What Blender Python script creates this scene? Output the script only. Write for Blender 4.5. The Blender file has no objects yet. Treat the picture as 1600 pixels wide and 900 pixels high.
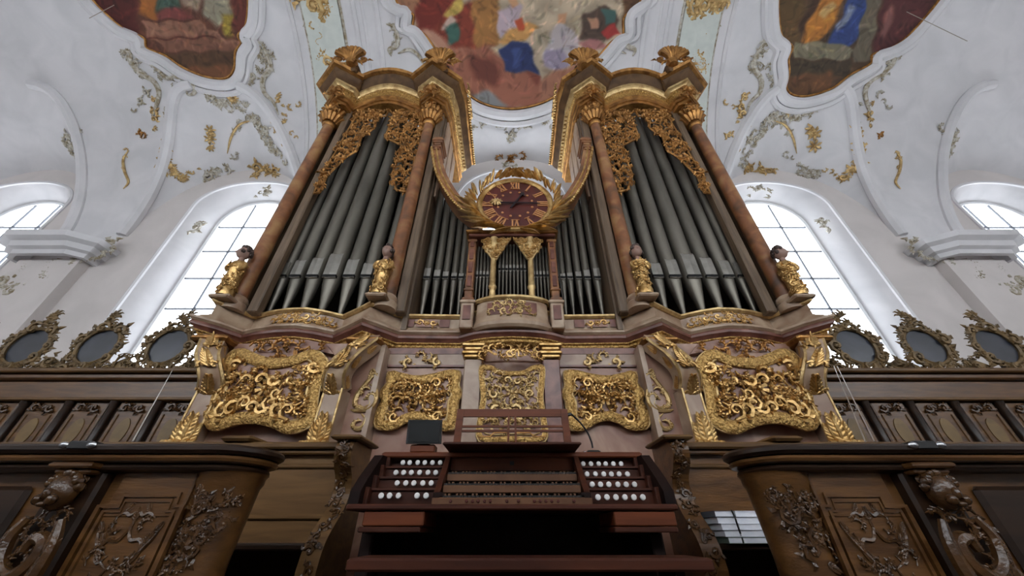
import bpy, math, random
import numpy as np
from mathutils import Vector
PI = math.pi
# ------------------------------------------------------------------ camera, light, exposure
F = 550.0                       # focal length in pixels of the 1600 x 900 frame
TH = math.radians(34.8)         # camera looks up
EYE = 0.75                      # eye height above the gallery floor
C_, S_ = math.cos(TH), math.sin(TH)
scene = bpy.context.scene
cd = bpy.data.cameras.new('camera'); cam = bpy.data.objects.new('camera', cd)
scene.collection.objects.link(cam)
cd.sensor_width = 36.0; cd.lens = F / 1600 * 36; cd.clip_start = 0.02
cam.location = (0, 0, EYE); cam.rotation_euler = (PI / 2 + TH, 0, 0)
scene.camera = cam
w = bpy.data.worlds.new('overcast'); scene.world = w; w.use_nodes = True
w.node_tree.nodes['Background'].inputs[0].default_value = (0.90, 0.95, 1.0, 1)
w.node_tree.nodes['Background'].inputs[1].default_value = 7.2
scene.view_settings.view_transform = 'Standard'; scene.view_settings.look = 'None'
scene.view_settings.gamma = 1; scene.view_settings.use_curve_mapping = False
scene.view_settings.exposure = 0.0
COL = scene.collection

# ------------------------------------------------------------------ helpers
def ray(u, v):
    a = (u - 800) / F; b = (450 - v) / F
    den = C_ - b * S_
    return a / den, (S_ + b * C_) / den
def at(u, v, y):
    kx, kz = ray(u, v)
    return (kx * y, y, EYE + kz * y)
def atz(u, v, z):
    kx, kz = ray(u, v)
    y = (z - EYE) / kz
    return (kx * y, y, z)
def pix(p):
    x, y, z = p[0], p[1], p[2] - EYE
    d = y * C_ + z * S_
    return 800 + F * x / d, 450 - F * (-y * S_ + z * C_) / d

class MB:
    def __init__(self): self.v = []; self.f = []; self.n = 0
    def add(self, V, Fc):
        V = np.asarray(V, dtype=float).reshape(-1, 3)
        b = self.n
        self.v.append(V); self.n += len(V)
        self.f.extend([[i + b for i in q] for q in Fc])
        return self
    def box(self, x0, x1, y0, y1, z0, z1):
        V = [(x, y, z) for z in (z0, z1) for y in (y0, y1) for x in (x0, x1)]
        return self.add(V, [(0, 2, 3, 1), (4, 5, 7, 6), (0, 1, 5, 4), (2, 6, 7, 3), (0, 4, 6, 2), (1, 3, 7, 5)])
    def cbox(self, x0, x1, y0, y1, z0, z1, c):      # box with chamfered vertical edges and top/bottom
        P = [(x0 + c, y0), (x1 - c, y0), (x1, y0 + c), (x1, y1 - c), (x1 - c, y1), (x0 + c, y1), (x0, y1 - c), (x0, y0 + c)]
        mx, my = (x0 + x1) / 2, (y0 + y1) / 2
        L = []
        for z, k in ((z0, 1), (z0 + c, 0), (z1 - c, 0), (z1, 1)):
            for (x, y) in P:
                sx = 1 - k * 2 * c / max(x1 - x0, 1e-6); sy = 1 - k * 2 * c / max(y1 - y0, 1e-6)
                L.append((mx + (x - mx) * sx, my + (y - my) * sy, z))
        Fc = [tuple(range(7, -1, -1)), tuple(range(24, 32))]
        for r in range(3):
            for i in range(8):
                j = (i + 1) % 8
                Fc.append((r * 8 + i, r * 8 + j, r * 8 + 8 + j, r * 8 + 8 + i))
        return self.add(L, Fc)
    def tube(self, pts, r, n=6, closed=False, flat=1.0, up=None):
        P = np.asarray(pts, float); m = len(P)
        R = np.full(m, r, float) if np.isscalar(r) else np.asarray(r, float)
        if closed: T = np.roll(P, -1, 0) - np.roll(P, 1, 0)
        else:
            T = np.empty_like(P); T[1:-1] = P[2:] - P[:-2]; T[0] = P[1] - P[0]; T[-1] = P[-1] - P[-2]
        T /= np.maximum(np.linalg.norm(T, axis=1, keepdims=True), 1e-9)
        N = np.empty_like(P)
        if up is not None:
            U = np.asarray(up, float)
            for i in range(m):
                q = U - T[i] * U.dot(T[i]); N[i] = q / max(np.linalg.norm(q), 1e-9)
        else:
            q = np.array([0, 0, 1.0]) if abs(T[0][2]) < .9 else np.array([1.0, 0, 0])
            for i in range(m):
                q = q - T[i] * q.dot(T[i]); q /= max(np.linalg.norm(q), 1e-9); N[i] = q
        B = np.cross(T, N)
        an = np.arange(n) * 2 * PI / n + PI / n
        V = P[:, None] + R[:, None, None] * (np.cos(an)[None, :, None] * N[:, None] * flat + np.sin(an)[None, :, None] * B[:, None])
        Fc = []
        for i in range(m if closed else m - 1):
            k = (i + 1) % m
            for j in range(n):
                l = (j + 1) % n
                Fc.append((i * n + j, i * n + l, k * n + l, k * n + j))
        if not closed:
            Fc.append(tuple(range(n - 1, -1, -1))); Fc.append(tuple(range((m - 1) * n, m * n)))
        return self.add(V.reshape(-1, 3), Fc)
    def lathe(self, cx, cy, prof, n=16, cz=0, sx=1, sy=1):
        V = []; m = len(prof)
        for (r, z) in prof:
            for j in range(n):
                t = 2 * PI * j / n
                V.append((cx + r * sx * math.cos(t), cy + r * sy * math.sin(t), cz + z))
        Fc = [(i * n + j, i * n + (j + 1) % n, (i + 1) * n + (j + 1) % n, (i + 1) * n + j) for i in range(m - 1) for j in range(n)]
        Fc.append(tuple(range(n - 1, -1, -1))); Fc.append(tuple(range((m - 1) * n, m * n)))
        return self.add(V, Fc)
    def prism(self, poly, axis, a0, a1):           # polygon extruded along axis; poly in the two other axes, in order
        n = len(poly)
        V = []
        for a in (a0, a1):
            for (p, q) in poly:
                V.append({'x': (a, p, q), 'y': (p, a, q), 'z': (p, q, a)}[axis])
        Fc = [tuple(range(n - 1, -1, -1)), tuple(range(n, 2 * n))] + [(i, (i + 1) % n, n + (i + 1) % n, n + i) for i in range(n)]
        return self.add(V, Fc)
    def sweep(self, path, prof, closed_prof=True, dz=None):
        # plan path (x, y), profile (outward, z); outward is to the right of travel
        P = [np.array(p[:2], float) for p in path]; m = len(P); k = len(prof); V = []
        for i in range(m):
            d0 = P[i] - P[i - 1] if i > 0 else P[1] - P[0]
            d1 = P[i + 1] - P[i] if i < m - 1 else P[-1] - P[-2]
            d0 = d0 / max(np.linalg.norm(d0), 1e-9); d1 = d1 / max(np.linalg.norm(d1), 1e-9)
            t = d0 + d1; L = np.linalg.norm(t); t = t / max(L, 1e-9)
            s = min(1.5, 2 / max(L, .5))
            nn = np.array([t[1], -t[0]])
            for (o, z) in prof:
                q = P[i] + nn * o * s
                V.append((q[0], q[1], z + (dz[i] if dz is not None else 0)))
        Fc = []
        for i in range(m - 1):
            for j in range(k if closed_prof else k - 1):
                l = (j + 1) % k
                Fc.append((i * k + j, (i + 1) * k + j, (i + 1) * k + l, i * k + l))
        if closed_prof:
            Fc.append(tuple(range(k))); Fc.append(tuple(range(m * k - 1, (m - 1) * k - 1, -1)))
        return self.add(V, Fc)
    def grid(self, G):
        G = np.asarray(G, float); m, k = G.shape[:2]
        return self.add(G.reshape(-1, 3), [(i * k + j, i * k + j + 1, (i + 1) * k + j + 1, (i + 1) * k + j) for i in range(m - 1) for j in range(k - 1)])
    def ball(self, c, r, n=8, m=6, s=(1, 1, 1)):
        V = []
        for i in range(m + 1):
            ph = PI * i / m
            for j in range(n):
                t = 2 * PI * j / n
                V.append((c[0] + r * s[0] * math.sin(ph) * math.cos(t), c[1] + r * s[1] * math.sin(ph) * math.sin(t), c[2] + r * s[2] * math.cos(ph)))
        return self.add(V, [(i * n + j, (i + 1) * n + j, (i + 1) * n + (j + 1) % n, i * n + (j + 1) % n) for i in range(m) for j in range(n)])
    def verts(self): return np.concatenate(self.v) if self.v else np.zeros((0, 3))
    def build(self, name, mat, parent=None, mirror=False, smooth=False, label=None):
        V = self.verts().copy(); Fc = self.f
        if mirror:
            V[:, 0] *= -1; Fc = [q[::-1] for q in Fc]
        if parent is None:
            lo, hi = V.min(0), V.max(0); o = np.array([(lo[0] + hi[0]) / 2, (lo[1] + hi[1]) / 2, lo[2]])
        else: o = ORG[parent.name]
        me = bpy.data.meshes.new(name)
        me.from_pydata((V - o).tolist(), [], Fc); me.update()
        if smooth:
            me.polygons.foreach_set('use_smooth', [True] * len(me.polygons))
            try: me.set_sharp_from_angle(angle=math.radians(smooth if smooth is not True else 40))
            except Exception: pass
        me.materials.append(mat)
        ob = bpy.data.objects.new(name, me); COL.objects.link(ob)
        if parent is None: ob.location = o
        else: ob.parent = parent
        ORG[ob.name] = o
        if label: ob['label'] = label
        if parent is not None and any(k in name for k in ('carving', 'garland', 'spray', 'relief', 'dentils', 'beading', 'leaves', 'hair')): ob['kind'] = 'stuff'
        return ob
ORG = {}
def thing(name, label, cat, loc, group=None, kind=None):
    o = bpy.data.objects.new(name, None); COL.objects.link(o); o.location = loc; o.empty_display_size = .1
    ORG[o.name] = np.array(loc, float)
    if kind: o['kind'] = kind
    if label: o['label'] = label
    if cat: o['category'] = cat
    if group: o['group'] = group
    return o
def tag(o, label, cat, group=None, kind=None):
    if label: o['label'] = label
    if cat: o['category'] = cat
    if group: o['group'] = group
    if kind: o['kind'] = kind
    return o
def inst(src, parent, loc, rot=None, scale=None):      # a copy that shares the mesh, placed by world location
    c = src.copy(); COL.objects.link(c); c.parent = parent
    o = ORG[parent.name] if parent else np.zeros(3)
    c.location = Vector(np.array(loc, float) - o)
    if rot is not None: c.rotation_euler = rot
    if scale is not None: c.scale = scale
    ORG[c.name] = np.array(loc, float)
    return c

# ------------------------------------------------------------------ materials
def srgb(r, g, b):
    f = lambda c: (c / 255 / 12.92) if c <= 10 else ((c / 255 + .055) / 1.055) ** 2.4
    return (f(r), f(g), f(b), 1)
MATS = {}
def mat(name, c1, c2=None, rough=.5, metal=0., scale=4., detail=5., bump=0., bscale=30., stretch=None, c3=None, coat=0., lo=.35, hi=.65, spec=.5):
    m = bpy.data.materials.new(name); m.use_nodes = True; nt = m.node_tree; N = nt.nodes; L = nt.links
    b = N['Principled BSDF']; b.inputs['Roughness'].default_value = rough; b.inputs['Metallic'].default_value = metal
    b.inputs['Specular IOR Level'].default_value = spec
    if coat: b.inputs['Coat Weight'].default_value = coat; b.inputs['Coat Roughness'].default_value = .15
    tc = N.new('ShaderNodeTexCoord'); mp = N.new('ShaderNodeMapping'); L.new(tc.outputs['Object'], mp.inputs[0])
    if stretch: mp.inputs['Scale'].default_value = stretch
    if c2 is None: b.inputs['Base Color'].default_value = c1
    else:
        n = N.new('ShaderNodeTexNoise'); n.inputs['Scale'].default_value = scale; n.inputs['Detail'].default_value = detail
        n.inputs['Distortion'].default_value = .6
        L.new(mp.outputs[0], n.inputs['Vector'])
        r = N.new('ShaderNodeValToRGB'); r.color_ramp.elements[0].position = lo; r.color_ramp.elements[1].position = hi
        r.color_ramp.elements[0].color = c1; r.color_ramp.elements[1].color = c2
        if c3:
            e = r.color_ramp.elements.new((lo + hi) / 2); e.color = c3
        L.new(n.outputs['Fac'], r.inputs[0]); L.new(r.outputs[0], b.inputs['Base Color'])
    if bump:
        n2 = N.new('ShaderNodeTexNoise'); n2.inputs['Scale'].default_value = bscale; n2.inputs['Detail'].default_value = 3
        L.new(mp.outputs[0], n2.inputs['Vector'])
        bp = N.new('ShaderNodeBump'); bp.inputs['Strength'].default_value = bump; bp.inputs['Distance'].default_value = .02
        L.new(n2.outputs['Fac'], bp.inputs['Height']); L.new(bp.outputs[0], b.inputs['Normal'])
    MATS[name] = m
    return m
M = MATS
mat('stucco', srgb(204, 203, 205), srgb(217, 215, 217), rough=.8, scale=1.2, bump=.08, bscale=8)
mat('plaster_wall', srgb(200, 194, 191), srgb(213, 206, 203), rough=.85, scale=.8, bump=.05, bscale=10)
mat('panel_green', srgb(196, 202, 196), srgb(206, 211, 204), rough=.8)
mat('stucco_grey', srgb(138, 124, 96), srgb(204, 200, 190), rough=.7, scale=9, detail=4)
mat('gold', srgb(164, 124, 68), srgb(216, 180, 120), rough=.36, metal=.8, scale=9, bump=.25, bscale=45)
mat('gold_old', srgb(128, 88, 46), srgb(186, 136, 76), rough=.42, metal=.7, scale=7, bump=.3, bscale=40)
mat('gold_pale', srgb(168, 136, 88), srgb(214, 186, 132), rough=.4, metal=.6, scale=9, bump=.3, bscale=60)
mat('gold_band', srgb(148, 112, 60), srgb(206, 168, 102), rough=.4, metal=.7, scale=42, detail=2, bump=1.0, bscale=40, lo=.4, hi=.62)
mat('marble_pink', srgb(120, 80, 64), srgb(182, 152, 128), rough=.38, scale=2.6, detail=9, c3=srgb(148, 112, 94), lo=.3, hi=.72)
mat('marble_grey', srgb(136, 108, 90), srgb(172, 150, 128), rough=.35, scale=3, detail=8)
mat('marble_cream', srgb(140, 112, 90), srgb(178, 156, 132), rough=.35, scale=4, detail=7)
mat('marble_red', srgb(84, 46, 38), srgb(124, 80, 66), rough=.32, scale=5, detail=7)
mat('marble_orange', srgb(82, 58, 40), srgb(158, 120, 78), rough=.34, scale=3.4, detail=9, c3=srgb(128, 82, 52), lo=.3, hi=.7)
mat('case_wood', srgb(82, 66, 50), srgb(112, 92, 72), rough=.5, scale=3, stretch=(6, 6, .5))
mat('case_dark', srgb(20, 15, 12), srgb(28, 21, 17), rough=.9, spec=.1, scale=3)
mat('fascia', srgb(74, 52, 32), srgb(98, 72, 46), rough=.55, spec=.2, scale=5)
mat('tin', srgb(92, 88, 80), srgb(116, 111, 101), rough=.42, metal=.7, scale=2.5, stretch=(1, 1, .3))
mat('tin_bright', srgb(136, 133, 126), srgb(154, 150, 142), rough=.34, metal=.75, scale=6)
mat('slot', srgb(10, 9, 9), rough=.9)
mat('flesh', srgb(132, 102, 90), srgb(148, 118, 104), rough=.5, scale=8)
mat('hair_paint', srgb(58, 44, 40), srgb(78, 60, 52), rough=.5, scale=20, bump=.6, bscale=60)
mat('oak', srgb(72, 46, 22), srgb(104, 71, 38), rough=.3, spec=.45, scale=3.5, stretch=(.6, 3, 5), bump=.1, bscale=25)
mat('oak_light', srgb(86, 61, 34), srgb(110, 81, 48), rough=.4, spec=.25, scale=3, stretch=(.6, 3, 5))
mat('oak_dark', srgb(34, 22, 14), srgb(50, 33, 21), rough=.36, spec=.35, scale=3, stretch=(.6, 3, 5))
mat('oak_carved', srgb(58, 37, 19), srgb(86, 58, 31), rough=.25, spec=.5, scale=9, bump=.25, bscale=50)
mat('oval_field', srgb(98, 76, 38), srgb(116, 90, 48), rough=.45, scale=6)
mat('cresting', srgb(84, 68, 44), srgb(122, 98, 62), rough=.5, metal=.25, scale=9, bump=.3, bscale=40)
mat('mirror_dark', srgb(30, 34, 42), srgb(48, 52, 62), rough=.3, scale=3)
mat('mahogany', srgb(54, 26, 17), srgb(74, 38, 24), rough=.42, spec=.25, scale=3, stretch=(.5, 3, 6))
mat('mahogany_red', srgb(84, 42, 23), srgb(106, 55, 31), rough=.4, spec=.25, scale=3, stretch=(.5, 3, 6))
mat('mahogany_dark', srgb(22, 11, 9), srgb(32, 17, 13), rough=.6, spec=.15, scale=3)
mat('ivory', srgb(226, 224, 222), rough=.3)
mat('ebony', srgb(20, 17, 16), rough=.4)
mat('key_rail', srgb(84, 56, 38), srgb(104, 72, 50), rough=.45, spec=.25, scale=4)
mat('piston', srgb(74, 26, 18), rough=.4)
mat('screen', srgb(12, 14, 14), srgb(24, 28, 28), rough=.12, scale=4)
mat('black_plastic', srgb(16, 16, 17), rough=.4)
mat('chrome', srgb(170, 172, 176), rough=.25, metal=1)
mat('lead', srgb(96, 100, 108), rough=.6)
mat('frame_white', srgb(228, 230, 232), rough=.6)
mat('paper', srgb(222, 224, 232), srgb(232, 233, 238), rough=.7, scale=30)
mat('cover_grey', srgb(92, 96, 104), rough=.6)
mat('cover_green', srgb(88, 100, 90), rough=.6)
mat('clock_face', srgb(64, 20, 14), srgb(84, 28, 20), rough=.4, scale=5)
mat('clock_num', srgb(186, 130, 84), srgb(206, 150, 98), rough=.35, metal=.4, scale=20)
mat('clock_hand', srgb(40, 32, 36), rough=.3, metal=.5)
mat('floor_boards', srgb(36, 27, 21), srgb(52, 39, 30), rough=.6, scale=3, stretch=(.6, 5, 5))
mat('wire', srgb(150, 140, 128), rough=.4, metal=.5)
mat('nave_floor', srgb(150, 140, 128), srgb(172, 162, 150), rough=.6, scale=2)
def glass_mat():
    m = bpy.data.materials.new('window_glass'); m.use_nodes = True; nt = m.node_tree; N = nt.nodes; L = nt.links
    N.remove(N['Principled BSDF']); out = N['Material Output']
    t = N.new('ShaderNodeBsdfTransparent'); g = N.new('ShaderNodeBsdfGlossy'); mx = N.new('ShaderNodeMixShader'); fr = N.new('ShaderNodeFresnel')
    t.inputs[0].default_value = (.97, .98, 1, 1); g.inputs['Roughness'].default_value = .05
    L.new(fr.outputs[0], mx.inputs[0]); L.new(t.outputs[0], mx.inputs[1]); L.new(g.outputs[0], mx.inputs[2]); L.new(mx.outputs[0], out.inputs[0])
    MATS['glass'] = m
glass_mat()
def paint_mat():
    m = bpy.data.materials.new('fresco_paint'); m.use_nodes = True; nt = m.node_tree; N = nt.nodes; L = nt.links
    b = N['Principled BSDF']; b.inputs['Roughness'].default_value = .75
    a = N.new('ShaderNodeAttribute'); a.attribute_name = 'Col'; n = N.new('ShaderNodeTexNoise'); n.inputs['Scale'].default_value = 2.5; n.inputs['Detail'].default_value = 6
    mx = N.new('ShaderNodeMix'); mx.data_type = 'RGBA'; mx.blend_type = 'OVERLAY'; mx.inputs['Factor'].default_value = .45
    L.new(a.outputs['Color'], mx.inputs['A']); L.new(n.outputs['Fac'], mx.inputs['B']); L.new(mx.outputs['Result'], b.inputs['Base Color'])
    MATS['fresco'] = m
paint_mat()

# ------------------------------------------------------------------ carving
rng = random.Random(7)
def curl_template(turns, tr, leaf, seed):
    r = random.Random(seed); mb = MB(); n = 9
    pts = []; rad = []
    for i in range(n):
        t = i / (n - 1); a = turns * 2 * PI * t; q = 1 - .82 * t
        pts.append((q * math.cos(a), q * math.sin(a), .22 + .18 * t)); rad.append(tr * (1 - .45 * t) * (.55 if i == 0 else 1))
    mb.tube(pts, rad, 5)
    mb.ball((0.05, 0, .32), tr * 1.1, 5, 3)
    for k in range(leaf):
        a = turns * 2 * PI * (k + .3) / leaf * .6; L = .75 + .3 * r.random()
        c, s = math.cos(a), math.sin(a); d = a - .6
        p = [(c * .9, s * .9, .15), (c * .9 + .5 * L * math.cos(d), s * .9 + .5 * L * math.sin(d), .42), (c * .9 + L * math.cos(d + .5), s * .9 + L * math.sin(d + .5), .12)]
        mb.tube(p, [tr * .6, tr * 1.0, tr * .15], 4, flat=.6)
    return mb.verts(), mb.f
CURLS = [curl_template(1.1, .33, 3, 1), curl_template(.9, .38, 3, 2), curl_template(1.2, .28, 4, 3)]
def leaf_template(n=5, seed=0):
    mb = MB()
    for k in range(n):
        a = (k - (n - 1) / 2) * .55; L = 1.0 - .12 * abs(k - (n - 1) / 2)
        mb.tube([(0, 0, .05), (.5 * L * math.sin(a), .5 * L * math.cos(a), .34), (L * math.sin(a * 1.15), L * math.cos(a * 1.15), .2), (1.08 * L * math.sin(a * 1.3), 1.04 * L * math.cos(a * 1.3), .02)], [.1, .17, .12, .03], 5, flat=.7)
    return mb.verts(), mb.f
LEAF = leaf_template()
def rosette_template():
    mb = MB(); mb.ball((0, 0, .25), .26, 7, 4)
    for k in range(7):
        a = k * 2 * PI / 7
        mb.tube([(.2 * math.cos(a), .2 * math.sin(a), .15), (.65 * math.cos(a), .65 * math.sin(a), .3), (1 * math.cos(a), 1 * math.sin(a), .08)], [.12, .24, .06], 4, flat=.6)
    return mb.verts(), mb.f
ROSE = rosette_template()
def acanthus_template():
    mb = MB(); n = 6
    mb.tube([(0, 0, .05), (0, .5, .2), (0, 1.0, .22), (0, 1.35, .3), (0, 1.5, .45)], [.1, .13, .11, .09, .04], 6)
    for i in range(n):
        t = i / (n - 1); y = .05 + 1.05 * t; L = .52 - .2 * abs(t - .35)
        for s in (-1, 1):
            a = .95 - .5 * t
            mb.tube([(0, y, .14), (s * .45 * L * math.sin(a), y + .45 * L * math.cos(a), .2), (s * .85 * L * math.sin(a * 1.1), y + .9 * L * math.cos(a), .16), (s * 1.0 * L * math.sin(a * 1.15), y + 1.15 * L * math.cos(a), .24)], [.09, .15, .12, .03], 6, flat=.55)
    return mb.verts(), mb.f
ACAN = acanthus_template()
def leafscroll_template(span, seed):
    r = random.Random(seed); mb = MB(); n = 8; P = []
    for i in range(n):
        t = i / (n - 1); q = 1 - .62 * t; an = span * t
        P.append((q * math.cos(an) - .15, q * math.sin(an), .2 + .12 * math.sin(PI * t)))
    mb.tube(P, [.1, .17, .2, .2, .19, .17, .16, .2], 6)
    for i in range(1, n - 1):
        p = P[i]; an = span * i / (n - 1)
        for k, s in ((0, 1), (1, -1)):
            d = an + (.75 if s > 0 else PI - .9); L = (.62 if s > 0 else .34) * r.uniform(.8, 1.15)
            mb.tube([p, (p[0] + .5 * L * math.cos(d), p[1] + .5 * L * math.sin(d), p[2] + .16), (p[0] + L * math.cos(d + .35), p[1] + L * math.sin(d + .35), p[2] - .08)], [.1, .17, .05], 5, flat=.6)
    return mb.verts(), mb.f
LSC = [leafscroll_template(3.6, 1), leafscroll_template(4.6, 2)]
ZA = np.array((0, 0, 1.0))
def inside(p, poly):
    x, y = p; c = False; n = len(poly); j = n - 1
    for i in range(n):
        xi, yi = poly[i]; xj, yj = poly[j]
        if (yi > y) != (yj > y) and x < (xj - xi) * (y - yi) / (yj - yi) + xi: c = not c
        j = i
    return c
def stamp(mb, tpl, p, size, ang, fmap, flip=1, hs=1.0):
    V, Fc = tpl
    c, s = math.cos(ang), math.sin(ang)
    X = p[0] + size * (c * V[:, 0] * flip - s * V[:, 1]); Y = p[1] + size * (s * V[:, 0] * flip + c * V[:, 1]); H = size * V[:, 2] * hs
    try:
        W = fmap(X[:, None], Y[:, None], H[:, None])
        if isinstance(W, tuple): W = np.concatenate([np.broadcast_to(q, (len(X), 1)) for q in W], 1)
        assert W.shape == (len(X), 3)
    except Exception: W = np.array([fmap(a, b, h) for a, b, h in zip(X, Y, H)])
    mb.add(W, Fc if flip > 0 else [q[::-1] for q in Fc])
def carve(mb, poly, size, fmap, seed=1, sym=None, margin=.5, hs=1.0, dens=1.0):
    """fill a polygon with scrolls and leaves; sym = x of the mirror axis"""
    r = random.Random(seed)
    xs = [p[0] for p in poly]; ys = [p[1] for p in poly]
    st = size * 1.55 / dens; row = 0; y = min(ys) + size * .5
    while y < max(ys):
        x = min(xs) + (st * .5 if row % 2 else 0) + size * .3
        while x < max(xs):
            p = (x + r.uniform(-.25, .25) * size, y + r.uniform(-.25, .25) * size)
            if inside(p, poly) and all(inside((p[0] + dx * size * margin, p[1] + dy * size * margin), poly) for dx, dy in ((1, 0), (-1, 0), (0, 1), (0, -1))) and (sym is None or p[0] < sym - size * .25):
                a = r.uniform(0, 2 * PI); k = r.random(); sz = size * r.uniform(.75, 1.15) * (.62 if .55 <= k < .72 else 1); fl = 1 if r.random() < .5 else -1
                tpl = LSC[int(r.random() * 2)] if k < .55 else (ACAN if k < .72 else (CURLS[int(r.random() * 3)] if k < .86 else (LEAF if k < .95 else ROSE)))
                stamp(mb, tpl, p, sz, a, fmap, fl, hs)
                if sym is not None: stamp(mb, tpl, (2 * sym - p[0], p[1]), sz, -a if tpl is not None else a, fmap, -fl, hs) if False else stamp(mb, tpl, (2 * sym - p[0], p[1]), sz, PI - a, fmap, -fl, hs)
            x += st
        y += st * .87; row += 1
    return mb
def flatmap(y0): return lambda a, b, h: (a, y0 - h, b)
def resample(pts, step, closed=False):
    P = [np.array(p, float) for p in pts]
    if closed: P = P + [P[0]]
    out = []
    for i in range(len(P) - 1):
        L = np.linalg.norm(P[i + 1] - P[i]); k = max(1, int(L / step))
        for j in range(k): out.append(P[i] + (P[i + 1] - P[i]) * j / k)
    if not closed: out.append(P[-1])
    return out
def spline(pts, k=6, closed=False):
    P = [np.array(p, float) for p in pts]; n = len(P); out = []
    for i in range(n if closed else n - 1):
        p1, p2 = P[i], P[(i + 1) % n]
        p0 = P[i - 1] if (closed or i > 0) else 2 * p1 - p2
        p3 = P[(i + 2) % n] if (closed or i + 2 < n) else 2 * p2 - p1
        for j in range(k):
            t = j / k
            out.append(.5 * ((2 * p1) + (p2 - p0) * t + (2 * p0 - 5 * p1 + 4 * p2 - p3) * t * t + (3 * p1 - p0 - 3 * p2 + p3) * t ** 3))
    if not closed: out.append(P[-1])
    return out
# ------------------------------------------------------------------ the setting: floor, walls, vault
WY = 7.4; GY = 8.0                       # wall face and glass plane
ZS = 6.44 + EYE; YC = 1.4; RY = WY - YC; RZ = 6.4
XW = 18.0
fl = MB()
nb = 0
floor = MB().box(-XW, XW, -4.6, 9.0, -.3, -.02).build('floor', M['floor_boards']); floor['kind'] = 'structure'
for i in range(40):
    y0 = -4.6 + i * .3
    MB().cbox(-8, 8, y0, y0 + .292, -.02, 0, .004).build('floor_plank', M['floor_boards'], floor)

BAYS = [(-8.5, 2.6, 3.5, .65, .35, .25), (8.5, 2.6, 3.5, .65, -.35, .25), (0, 3.3, 4.1, .12, 0, 0),
        (-15.3, 2.6, 3.5, .65, 0, .25), (15.3, 2.6, 3.5, .65, 0, .25)]
def barrel(y):
    return ZS + RZ * math.sqrt(max(0, 1 - ((y - YC) / RY) ** 2))
def ceil_z(x, y):
    z = barrel(y)
    if y > YC:
        d = WY - y
        for (xc, hw, h0, sl, dx, dw) in BAYS:
            s = abs(x - (xc - dx * d)) / (hw + dw * d); p = 2 + d
            if s < 1:
                z = max(z, ZS + (h0 + sl * d) * math.sqrt(1 - s ** p))
    return z
def hit(u, v):
    kx, kz = ray(u, v)
    f = lambda y: EYE + kz * y - ceil_z(kx * y, y)
    y = .6
    while y < WY and f(y) < 0: y += .05
    if y >= WY: return np.array((kx * WY, WY, EYE + kz * WY))
    lo, hi = y - .05, y
    for _ in range(25):
        m = (lo + hi) / 2
        if f(m) < 0: lo = m
        else: hi = m
    return np.array((kx * lo, lo, EYE + kz * lo))
def cnorm(p):
    if p[1] > WY - .005: return np.array((0, -1.0, 0))
    e = .02; x, y = p[0], min(p[1], WY - .03)
    n = np.array(((ceil_z(x + e, y) - ceil_z(x - e, y)) / (2 * e), (ceil_z(x, y + e) - ceil_z(x, y - e)) / (2 * e), -1.0))
    return n / np.linalg.norm(n)
NX, NT = 301, 131
G = []
for i in range(NT):
    t = PI * (i / (NT - 1)); y = YC + RY * math.cos(t)
    G.append([(x, y, ceil_z(x, y)) for x in np.linspace(-XW, XW, NX)])
ceiling = MB().grid(G).build('ceiling', M['stucco'], smooth=50)
ceiling['kind'] = 'structure'; ceiling['label'] = 'white stuccoed vault with gilded ornament above the organ'
# front wall, in strips, with three + two arched windows
WINS = [(-8.05, 1.68, 8.2, 9.30), (8.05, 1.68, 8.2, 9.30), (0, 1.75, 8.4, 9.95), (-15.3, 1.68, 8.2, 9.3), (15.3, 1.68, 8.2, 9.3)]
SILL = 2.6 + EYE
def arch_z(x, xc, hw, zs, zc):
    s = min(1, abs(x - xc) / hw)
    return EYE + zs + (zc - zs) * math.sqrt(1 - s ** 2.2)
xs = sorted(set([round(x, 3) for x in np.linspace(-XW, XW, 361)] + [w_[0] + s * w_[1] for w_ in WINS for s in (-1, 1)]))
wb = MB()
for x0, x1 in zip(xs[:-1], xs[1:]):
    xm = (x0 + x1) / 2
    t0, t1 = max(ceil_z(x0 - .07, WY), ceil_z(x0, WY), ceil_z(x0 + .07, WY)) + .3, max(ceil_z(x1 - .07, WY), ceil_z(x1, WY), ceil_z(x1 + .07, WY)) + .3
    h = [w_ for w_ in WINS if abs(xm - w_[0]) < w_[1]]
    def q(za, zb, zc, zd): wb.add([(x0, WY, za), (x1, WY, zb), (x1, WY, zc), (x0, WY, zd)], [(0, 1, 2, 3)])
    if h:
        q(0, 0, SILL, SILL); q(arch_z(x0, *h[0]), arch_z(x1, *h[0]), t1, t0)
    else: q(0, 0, t1, t0)
wall = wb.build('wall_front', M['plaster_wall']); wall['kind'] = 'structure'
for s, nm in ((-1, 'wall_left'), (1, 'wall_right')):
    o = MB().box(s * XW, s * (XW + .3), -4.6, 9, 0, 14).build(nm, M['plaster_wall']); o['kind'] = 'structure'
# unseen nave side behind the viewer: wall and opening sized to shape the light
bw = MB().box(-XW, XW, -4.8, -4.6, 0, 4.5)
bw.box(-XW, XW, -4.9, -4.6, ZS - .6, ZS + .2)
for x in (-XW + .5, -9.0, 9.0, XW - .5): bw.cbox(x - .6, x + .6, -5.4, -4.6, 0, ZS, .08)
o = bw.build('wall_back', M['plaster_wall']); o['kind'] = 'structure'

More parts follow.
